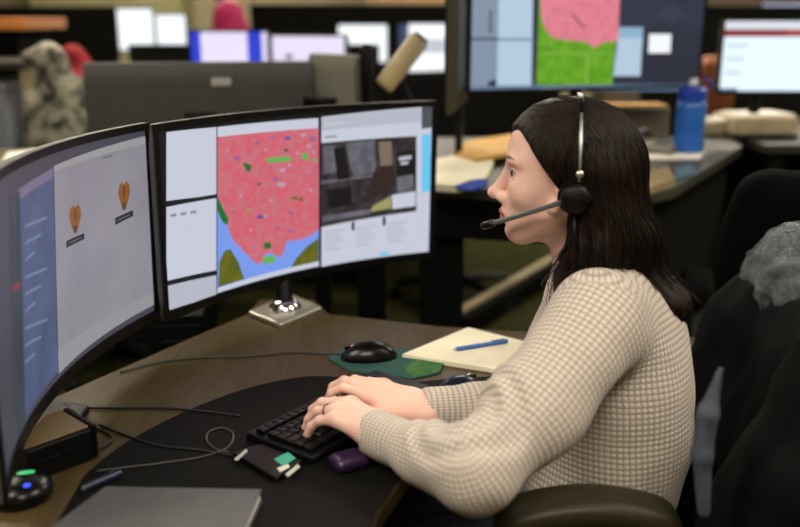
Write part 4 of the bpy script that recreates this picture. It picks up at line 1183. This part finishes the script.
mb_.window('taskbar', [('a', P((471, 86), (697, 84), (697, 91), (471, 91)), emit('6f88a6', .8)), ('b', P((540, 88), (600, 87), (600, 90), (540, 90)), emit('c9dcea', 1.0))], mb_.screen, .0022)
# the rear-facing pair
def rear(label, pa, pb, Ya, Yb, ytop, hgt, deep=.05, back=None, stand=(.05, .26, .2)):
    a = PY(pa[0], pa[1], Ya); b_ = PY(pb[0], pb[1], Yb)
    # user's side is away from the camera: local +x runs from b to a
    d = a - b_; rot = math.atan2(d.y, d.x); wd = Vector((d.x, d.y)).length
    mid = (a + b_) / 2; ztop = max(a.z, b_.z)
    m = Monitor(label, (mid.x, mid.y, HZ), rot, wd, hgt, ztop - hgt - HZ, 1000, None, (.012, .012, .016), stand=stand, deep=deep, thick=.035, screen_col=emit('c9ccd8', .9), back=back)
    return m
m1 = rear('wide dark grey monitor seen from behind with a silver badge', (84, 66), (311, 61), 2.62, 2.72, 60, .40)
o = obj('badge', MB().box((-.06, .036, m1.zb + .345), (.055, .004, .022)), mat('silver badge', 'b9b9b4', .4, .3), m1.root, bevel=.001); o['label'] = 'small silver maker plate'
for dx in (-.07, .05):
    o = obj('vent_slot', MB().box((dx, .036, m1.zb + .22), (.05, .004, .006)), M_BLACK, m1.root)
m2 = rear('pale grey monitor seen from behind, right of the badge-bearing one', (314, 60), (361, 55), 2.76, 2.62, 55, .36, back=mat('pale grey plastic', '7c7b70', .5, noise=.06))
m3 = rear('dark olive monitor turned edge-on at the left side of the large map monitor', (447, -30), (463, -30), 2.50, 2.92, -30, .40, deep=.04, back=mat('dark olive plastic', '35321f', .5), stand=None)
st_ = MB(); st_.box((0, .018, m3.zb / 2 + .01), (.05, .02, m3.zb)); st_.box((0, .018, .006), (.2, .09, .012))
obj('stand_neck', st_, M_BLACK, m3.root, bevel=.003)
# desk lamp with a tubular head, black column speaker
lp = thing('desk_lamp', 'tilted tan tubular desk lamp behind the map monitor', 'lamp', (.02, 2.72, HZ))
a_ = PY(384, 86, 2.6); b_ = PY(419, 40, 2.62); O = (.02, 2.72, HZ)
dv = (b_ - a_).normalized()
obj('lamp_shade', MB().tube([a_ - dv * .004, a_, b_, b_ + dv * .004], [.022, .028, .031, .026], 22), mat('tan enamel', 'ab986c', .35, noise=.05), lp, off=O, smooth=False, bevel=.003)
obj('shade_end', MB().tube([b_ + dv * .003, b_ + dv * .012], .024, 20), M_BLACK, lp, off=O)
obj('lamp_arm', MB().tube([(.03, 2.72, HZ + .02), (.03, 2.70, HZ + .18), a_.lerp(b_, .35)], .009, 10), M_DARKMETAL, lp, off=O, smooth=True)
obj('lamp_base', MB().lathe([(.001, 0), (.075, 0), (.072, .014), (.02, .022), (.001, .024)], (.03, 2.72, HZ), 28), M_BLACK, lp, off=O, smooth=True)
sp0 = PY(367, 107, 2.58)
sk = thing('column_speaker', 'slim black upright column beside the pale grey monitor', 'speaker', (sp0.x, 2.60, HZ))
obj('column', MB().lathe([(.001, 0.02), (.019, .02), (.019, .33), (.016, .345), (.001, .346)], (0, 0, 0), 20), M_BLACK, sk, smooth=True)
obj('column_base', MB().lathe([(.001, 0), (.032, 0), (.032, .02), (.024, .13), (.001, .131)], (0, 0, 0), 20), M_BLACK, sk)

# screens further back
row = [('white monitor far back on the left, left one of a close pair', (120, 9, 155, 50), 5.0, 0.0, W1, []),
       ('smaller white monitor far back, right one of a close pair', (158, 15, 187, 50), 5.1, 0.0, W1, []),
       ('pale lavender monitor with blue side bars in the back row', (192, 32, 268, 63), 3.9, 0.0, W2, [((0, 0, .13, 1), BLU), ((.74, 0, .93, 1), BLU)]),
       ('wide lavender monitor in the back row left of the lamp', (273, 36, 345, 61), 3.95, -.1, W2, [((.18, .7, .28, .92), emit('8a7a9a', .9))]),
       ('white monitor in the far row above the pale grey monitor', (339, 25, 387, 62), 5.2, 0.0, W1, []),
       ('white and blue monitor in the far row behind the lamp', (399, 24, 447, 82), 4.7, 0.0, W1, [((0, 0, .2, 1), emit('3c4a6a', .9)), ((.2, .25, .95, .5), emit('c3cbd4', 1.0)), ((.3, .36, .5, .48), emit('48505c', .8)), ((.84, .8, 1, 1), emit('2f3c5c', .8))]),
       ('monitor at the far right showing a white page under a red banner', (719, 21, 810, 91), 3.25, 0.0, CYANW, [((0, .12, 1, .22), emit('8e2430', .95)), ((.68, .13, .85, .2), emit('c0564a', .95)), ((0, 0, 1, .12), emit('d9dfe6', 1.05)), ((.04, .33, .26, .36), emit('b9c2c6', 1)), ((.04, .52, .24, .55), emit('b9c2c6', 1)), ((.04, .72, .22, .75), emit('b9c2c6', 1)), ((.0, .96, .2, 1), emit('5a6a90', .9))]),
       ('pale lilac monitor far back in the top right corner', (761, 4, 806, 18), 5.0, 0.0, emit('ccd2ea', 1.1), [])]
for lab, box, Y, dr_, colr, its in row:
    m = place_screen(lab, box, Y, .74 if Y > 3.5 else HZ, col=colr, depth_rot=dr_)
    for q, mt in its: m.window('page_block', [('q', m.Q(*q), mt)], m.screen, .0015)

def plain_desk(label, x0, x1, y0, y1, z, m, legm=None, panel=True):
    t = thing('office_desk', label, 'desk', ((x0 + x1) / 2, (y0 + y1) / 2, 0)); O = t.location
    obj('desk_top', MB().box(((x0 + x1) / 2, (y0 + y1) / 2, z - .015), (x1 - x0, y1 - y0, .03)), m, t, off=O, bevel=.003)
    for x in (x0 + .06, x1 - .06):
        for y in (y0 + .06, y1 - .06): obj('leg', MB().box((x, y, (z - .03) / 2), (.05, .05, z - .03)), legm or M_DARKMETAL, t, off=O, bevel=.003)
    if panel: obj('modesty_panel', MB().box(((x0 + x1) / 2, y1 - .1, z - .22), (x1 - x0 - .17, .02, .35)), M_DARKPANEL, t, off=O)
    return t
plain_desk('grey desk of the second row under the lavender monitors', -.98, -.06, 3.6, 4.25, .74, M_GREYDESK)
plain_desk('grey desk of the far row on the left under the white pair', -2.4, -.9, 4.75, 5.45, .74, M_GREYDESK)
plain_desk('grey desk of the far row in the middle under the white monitors', -.75, .34, 4.62, 5.55, .74, M_GREYDESK)
plain_desk('grey raised desk at the far right under the red banner monitor', 1.24, 2.6, 3.05, 3.9, HZ, M_GREYDESK)
plain_desk('grey desk in the back right corner under the lilac monitor', 1.5, 3.0, 4.7, 5.4, .74, M_GREYDESK)
# wooden counter at the upper left, grey table under it
ct = thing('wooden_counter', 'tall dark counter with an orange wood top at the upper left edge', 'counter', (-2.1, 4.3, 0)); O = ct.location
a_ = PY(24, 18, 4.0); zt = a_.z
obj('counter_top', MB().box((a_.x - .7, 4.25, zt - .025), (1.4, .5, .05)), M_ORANGE, ct, off=O, bevel=.004)['label'] = 'orange oak top'
obj('counter_body', MB().box((a_.x - .72, 4.28, (zt - .05) / 2), (1.3, .4, zt - .05)), M_DARKPANEL, ct, off=O)
t1 = PY(28, 62, 3.5)
tb = thing('side_table', 'grey topped table with beige legs at the left edge', 'table', (t1.x - .4, 3.7, 0)); O = tb.location
obj('table_top', MB().box((t1.x - .4, 3.72, t1.z - .015), (.85, .44, .03)), M_GREYDESK, tb, off=O, bevel=.003)
for x in (t1.x - .02, t1.x - .76):
    for y in (3.54, 3.9): obj('leg', MB().box((x, y, (t1.z - .03) / 2), (.05, .05, t1.z - .03)), M_BEIGE, tb, off=O, bevel=.004)
bxp = PY(0, 100, 3.6)
gb = thing('storage_box', 'pale bluish grey storage box under the table at the left edge', 'box', (bxp.x - .14, 3.74, 0)); O = gb.location
obj('box_body', MB().box((O[0], 3.74, bxp.z / 2 + .02), (.34, .32, bxp.z + .04)), mat('bluish grey plastic', '8a8f98', .5), gb, off=O, bevel=.01)
obj('box_lid', MB().box((O[0], 3.74, bxp.z + .055), (.36, .34, .03)), mat('bluish grey lid', '9a9fa8', .5), gb, off=O, bevel=.006)

# ------------------------------------------------------------------ small things behind
# blue bottle
p = PY(688, 149, 2.86); zb_ = HZ
BS = .94
bt = thing('water_bottle', 'tall translucent blue water bottle on the raised grey desk', 'bottle', (p.x, 2.86, HZ + .006))
M_BLUEP = mat('blue bottle plastic', '2f6fd0', .22, spec=.6); M_BLUED = mat('deep blue cap plastic', '1c3fae', .35)
_bp = M_BLUEP.node_tree.nodes['Principled BSDF']; _bp.inputs['Transmission Weight'].default_value = .15
bt.scale = (BS, BS, BS)
obj('bottle_body', MB().lathe([(.001, 0), (.046, 0), (.049, .008), (.049, .06), (.046, .07), (.049, .08), (.049, .15), (.044, .172), (.001, .174)], (0, 0, 0), 32), M_BLUEP, bt, smooth=True)
obj('bottle_cap', MB().lathe([(.001, .172), (.046, .172), (.048, .178), (.047, .205), (.034, .216), (.001, .218)], (0, 0, 0), 32), M_BLUED, bt, smooth=False, bevel=.002)
obj('spout', MB().lathe([(.001, .216), (.016, .216), (.016, .236), (.012, .242), (.001, .242)], (0.0, 0, 0), 18), mat('white spout', 'd8dce0', .4), bt, smooth=True)['label'] = 'white spout'
hl = [Vector((.036, 0, .2)), Vector((.058, 0, .212)), Vector((.058, 0, .235)), Vector((.03, 0, .24))]
obj('carry_loop', MB().tube(spline(hl), .004, 8), M_BLUED, bt, smooth=True)
slab('paper_sheet', [(640, 158), (663, 149), (704, 150), (700, 158)], HZ, .005, M_PAPER, 'white paper stack under the blue bottle', 'paper')
# papers and envelope at the woman's face side
def stack(name, pxs, z, th, m, label, cat): return slab(name, pxs, z, th, m, label, cat, .001)
stack('paper_stack', [(432, 184), (432, 160), (470, 150), (494, 160), (486, 178), (458, 186)], HZ, .018, M_CREAM, 'loose cream papers on the raised desk left of the woman\'s nose', 'papers')
env = slab('envelope', [(452, 150), (470, 140), (512, 134), (516, 152), (476, 158)], HZ + .019, .012, M_KRAFT, 'open kraft envelope lying behind the cream papers', 'envelope')
fl = onplane([(452, 149), (476, 158), (470, 142)], HZ + .04)
slab('folder', [(455, 186), (470, 180), (488, 178), (486, 185), (470, 189)], HZ + .0185, .006, mat('blue folder card', '2a49a8', .5), 'bright blue folder corner at the front of the cream papers', 'folder')
# desk phone, keyboards and clutter on the right of the raised desk
M_BEIGEP = mat('beige plastic', '9b8f76', .5); 
ph = thing('desk_phone', 'grey desk phone with a dark handset right of the woman\'s hair', 'phone', PZ(654, 152, HZ), -.5)
obj('phone_base', MB().prism([(-.07, -.08), (.07, -.08), (.07, .08), (-.07, .08)], 0, .03), mat('grey phone plastic', '77736a', .5), ph, bevel=.006)
hp = MB().tube(spline([Vector((-.045, -.075, .05)), Vector((-.045, -.04, .058)), Vector((-.045, .04, .058)), Vector((-.045, .075, .05))]), .014, 12)
obj('handset', hp, M_BLACK, ph, smooth=True)
obj('keypad', MB().box((.03, -.01, .032), (.05, .08, .006)), M_BLACK, ph, bevel=.001)
obj('display', MB().box((.03, .055, .032), (.06, .03, .006)), mat('phone display', '5c6a62', .2), ph)
slab('tissue_box', [(642, 190), (644, 172), (668, 166), (676, 178)], HZ, .02, mat('tan card', '97825f', .7), 'flat tan card box on the near edge of the raised desk', 'box')
slab('notebook', [(676, 178), (674, 168), (690, 164), (698, 172)], HZ, .012, mat('steel blue cover', '4a6a7a', .5), 'small steel blue notebook beside the tan card box', 'notebook')
for lab, px, sz, cl, rr in (('cream paper tray with papers at the right end behind the raised desk', (752, 138), (.24, .2, .07), 'b3a585', .1), ('beige file box behind the woman\'s head, left of the bottle', (628, 118), (.26, .12, .12), '6b604b', 0), ('cream folded paper bundle right of the bottle', (722, 112), (.16, .1, .05), 'a39878', .2)):
    q = PY(px[0], px[1], 3.35 if px[0] > 700 else 3.15)
    tt = thing('paper_tray' if 'tray' in lab else ('file_box' if 'box' in lab else 'paper_bundle'), lab, 'tray' if 'tray' in lab else ('box' if 'box' in lab else 'papers'), (q.x, q.y, HZ), rr)
    m_ = mat('clutter ' + cl, cl, .7, noise=.12, nscale=15)
    obj('tray_body', MB().box((0, 0, sz[2] / 2), sz), m_, tt, bevel=.008)
    obj('top_sheet', MB().box((.01, .0, sz[2] + .004), (sz[0] * .86, sz[1] * .8, .008), Rz(.1)), M_PAPER if 'cream' in lab else M_KRAFT, tt)
# left desk clutter
slab('paper_sheet', [(2, 160), (8, 152), (36, 149), (34, 157)], HZ, .004, M_PAPER, 'white sheet on the olive desk above the left monitor', 'paper')
# camouflage coat on a chair, red cloth beside it
M_CAMO = mat('camouflage cloth', '24251d', .9, col2='a5a08e', nscale=22, bump=.4, bscale=60)
cc_ = PY(60, 90, 3.15)
office_chair('black office chair hung with a camouflage coat on the left', (cc_.x + .02, 3.42, 0), math.radians(95), seat_h=.52, back_w=.3, back_h=.50, recline=6, arms=False)
def camo(P):
    x, y, z = P[0] - cc_.x, P[1] - 3.13, P[2]
    d = cone((x, y, z), (-.01, 0, 1.22), (.02, 0, .92), .06, .075)
    d = smin(d, cone((x, y, z), (.01, 0, 1.02), (.0, 0, .72), .085, .10), .05)
    d = smin(d, cone((x, y, z), (-.03, .02, 1.25), (-.08, .01, 1.23), .035, .03), .03)
    d = smin(d, cone((x, y, z), (.06, -.02, 1.12), (.085, -.03, .82), .05, .045), .03)
    d = smin(d, cone((x, y, z), (-.07, -.02, 1.08), (-.085, -.03, .80), .045, .045), .03)
    return d - .012 * nz((x, y, z * .5), 34, 3)
o = sdf_obj('coat', camo, (cc_.x - .24, 2.93, .54), (cc_.x + .24, 3.36, 1.36), .009, [M_CAMO], None)
tag(o, 'grey-green camouflage coat hung over a chair on the left', 'coat')
rc_ = PY(82, 64, 3.75)
def red(P):
    x, y, z = P[0] - rc_.x, P[1] - 3.75, P[2] - rc_.z
    d = cone((x, y, z), (-.03, 0, .03), (.02, 0, -.06), .045, .055); d = smin(d, cone((x, y, z), (.0, 0, -.1), (.02, 0, -.3), .07, .09), .05)
    return d - .01 * nz((x, y, z), 40, 2)
# a seat carrying the red cloth
office_chair('black office chair behind the camouflage coat holding a red sweater', (rc_.x + .06, 4.02, 0), math.radians(80), seat_h=.55, back_w=.36, back_h=.5, recline=6, arms=False)
o = sdf_obj('sweater', red, (rc_.x - .2, 3.58, rc_.z - .45), (rc_.x + .2, 3.95, rc_.z + .16), .009, [mat('bright red wool', '8a0d17', .8, noise=.1)], None)
tag(o, 'bright red sweater hung on a chair behind the camouflage coat', 'sweater')

# paper bag on the far desk
q = PY(95, 46, 4.9)
def pbag(P):
    x, y, z = P[0] - q.x, P[1] - 4.9, P[2]
    return rbox((x, y, z), (0, 0, .84), (.085, .06, .10), .03) * .8 - .008 * nz((x, y, z), 45, 1)
# standing colleague in magenta
q = PY(229, 10, 5.95)
mg = thing('person', 'person in a magenta jacket standing at the back, head above the picture', 'person', (q.x, 5.95, 0))
px_, py_ = q.x, 5.95
def mbody(P):
    x, y, z = P[0] - px_, P[1] - py_, P[2]; Q = (x, y, z)
    d = ell(Q, (0.02, 0, 1.64), (.09, .075, .115)); d = smin(d, ell(Q, (.08, 0, 1.62), (.03, .03, .03)), .03)
    d = smin(d, cone(Q, (0, 0, 1.58), (0, 0, 1.42), .05, .055), .03)
    d = smin(d, ell(Q, (0, 0, 1.2), (.10, .15, .24)), .05)
    d = smin(d, ell(Q, (0, 0, .98), (.10, .15, .14)), .05)
    for s in (1, -1):
        d = smin(d, cone(Q, (0, s * .085, .92), (.01, s * .09, .50), .08, .055), .03); d = smin(d, cone(Q, (.01, s * .09, .5), (-.02, s * .09, .06), .052, .035), .01)
        d = smin(d, cone(Q, (-.02, s * .09, .04), (.14, s * .10, .03), .035, .03), .02)
        d = smin(d, cone(Q, (0, s * .19, 1.38), (-.03, s * .22, 1.1), .045, .038), .02); d = smin(d, cone(Q, (-.03, s * .22, 1.1), (.16, s * .16, 1.02), .036, .026), .01)
        d = smin(d, ell(Q, (.21, s * .15, 1.01), (.06, .035, .022)), .015)
    return d
sdf_obj('body', mbody, (px_ - .2, py_ - .3, -.01), (px_ + .32, py_ + .3, 1.8), .012, [M_SKIN], mg, (px_, py_, 0))
def mjack(P):
    x, y, z = P[0] - px_, P[1] - py_, P[2]; Q = (x, y, z)
    d = ell(Q, (0, 0, 1.2), (.125, .18, .27)); d = smin(d, ell(Q, (-.01, 0, 1.0), (.125, .18, .16)), .05)
    d = smin(d, cone(Q, (0, -.17, 1.38), (0, .17, 1.38), .06, .06), .05)
    for s in (1, -1):
        d = smin(d, cone(Q, (0, s * .19, 1.38), (-.03, s * .22, 1.1), .062, .055), .03); d = smin(d, cone(Q, (-.03, s * .22, 1.1), (.12, s * .17, 1.035), .052, .042), .02)
    return np.maximum(d - .006 * nz(Q, 30, 1), z - 1.47)
sdf_obj('jacket', mjack, (px_ - .24, py_ - .34, .8), (px_ + .24, py_ + .34, 1.5), .012, [mat('magenta fleece', 'a0124f', .85, noise=.1)], mg, (px_, py_, 0))
def mtr(P):
    x, y, z = P[0] - px_, P[1] - py_, P[2]; Q = (x, y, z)
    d = ell(Q, (0, 0, .95), (.115, .165, .12))
    for s in (1, -1):
        d = smin(d, cone(Q, (0, s * .085, .92), (.01, s * .09, .50), .092, .068), .03); d = smin(d, cone(Q, (.01, s * .09, .5), (-.02, s * .09, .09), .066, .052), .01)
    return np.maximum(d, .08 - z)
sdf_obj('trousers', mtr, (px_ - .2, py_ - .3, .06), (px_ + .2, py_ + .3, 1.1), .012, [M_JEAN], mg, (px_, py_, 0))
def mhair(P):
    x, y, z = P[0] - px_, P[1] - py_, P[2]; Q = (x, y, z)
    d = ell(Q, (0.0, 0, 1.67), (.105, .088, .11)); d = smin(d, ell(Q, (-.05, 0, 1.58), (.06, .08, .12)), .03)
    return np.maximum(d, (x - .045) - .25 * np.maximum(z - 1.66, 0) * 3)
sdf_obj('hair', mhair, (px_ - .16, py_ - .12, 1.42), (px_ + .14, py_ + .12, 1.82), .009, [M_HAIR], mg, (px_, py_, 0))

# office chairs further off
c = PY(775, 200, 2.02)
office_chair('large black office chair standing behind the woman\'s chair at the right edge', (c.x + .16, 2.10, 0), math.radians(75), seat_h=.50, back_w=.56, back_h=.47, recline=8, arms=True)
office_chair('black office chair far back under the raised desk', (.28, 4.30, 0), math.radians(-60), seat_h=.47, recline=8, arms=False)
# brown chair beyond the bottle
M_BROWN = mat('brown orange leather', '8a4c22', .5, noise=.1)
q = PY(706, 80, 3.9)
bc_ = office_chair('brown orange leather chair far behind the blue bottle', (q.x, 4.2, 0), math.radians(100), seat_h=.62, back_w=.24, back_h=.5, recline=5, arms=False)
for o in bc_.children:
    if o.name.split('.')[0] in ('seat', 'backrest'): o.data.materials[0] = M_BROWN
# white notice on the divider
q0 = PY(692, 48, 4.51); q1 = PY(704, 14, 4.51)
nt_ = tag(obj('notice', MB().box((0, 0, 0), (q1.x - q0.x, .004, q1.z - q0.z)), M_PAPER, None, ((q0.x + q1.x) / 2, 4.515, (q0.z + q1.z) / 2)), 'narrow white notice on the dark divider right of the large map monitor', 'notice')
# partitions and cupboards closing off the view
def divider(label, x0, x1, y, z, m=M_DARKPANEL):
    t = thing('office_divider', label, 'divider', ((x0 + x1) / 2, y, 0)); O = t.location
    obj('panel', MB().box(((x0 + x1) / 2, y, z / 2 + .02), (x1 - x0, .05, z - .04)), m, t, off=O, bevel=.004)
    for x in (x0 + .03, x1 - .03): obj('foot', MB().box((x, y, .01), (.05, .4, .02)), M_DARKMETAL, t, off=O)
    obj('top_rail', MB().box(((x0 + x1) / 2, y, z + .01), (x1 - x0, .06, .02)), M_DARKMETAL, t, off=O)
divider('dark divider behind the white monitor pair on the left', -2.5, -1.75, 5.75, 1.41)
divider('dark divider in the middle behind the far row of monitors', -1.0, 1.1, 6.25, 1.43)
divider('dark olive divider behind the red banner monitor', 1.2, 3.1, 4.55, 1.40)
divider('low dark divider behind the second row of monitors', -1.3, -.1, 4.45, 1.22)
def cupboard(label, x0, x1, y0, y1, z, m):
    t = thing('cupboard', label, 'cupboard', ((x0 + x1) / 2, (y0 + y1) / 2, 0)); O = t.location
    obj('body', MB().box(((x0 + x1) / 2, (y0 + y1) / 2, z / 2), (x1 - x0, y1 - y0, z)), m, t, off=O, bevel=.004)
    n = 2; wd = (x1 - x0) / n
    for k in range(n):
        d = obj('door', MB().box((x0 + wd * (k + .5), y0 - .01, z / 2), (wd - .02, .018, z - .06)), m, t, off=O, bevel=.003)
        obj('handle', MB().box((x0 + wd * (k + .5) + (wd / 2 - .06) * (1 if k == 0 else -1), y0 - .026, z * .6), (.015, .016, .14)), M_CHROME, d, off=O, bevel=.003)
cupboard('tall beige cupboard against the back wall on the left', -3.2, -1.9, 8.1, 8.58, 1.9, mat('pale olive cupboard', 'a3a072', .6))
cupboard('tall tan cupboard against the back wall in the middle', -.3, 1.2, 8.1, 8.58, 1.9, mat('tan cupboard', 'a58a62', .6))
cupboard('dark cupboard against the back wall on the right', 1.8, 3.6, 8.1, 8.58, 1.9, mat('umber cupboard', '4e4230', .6))
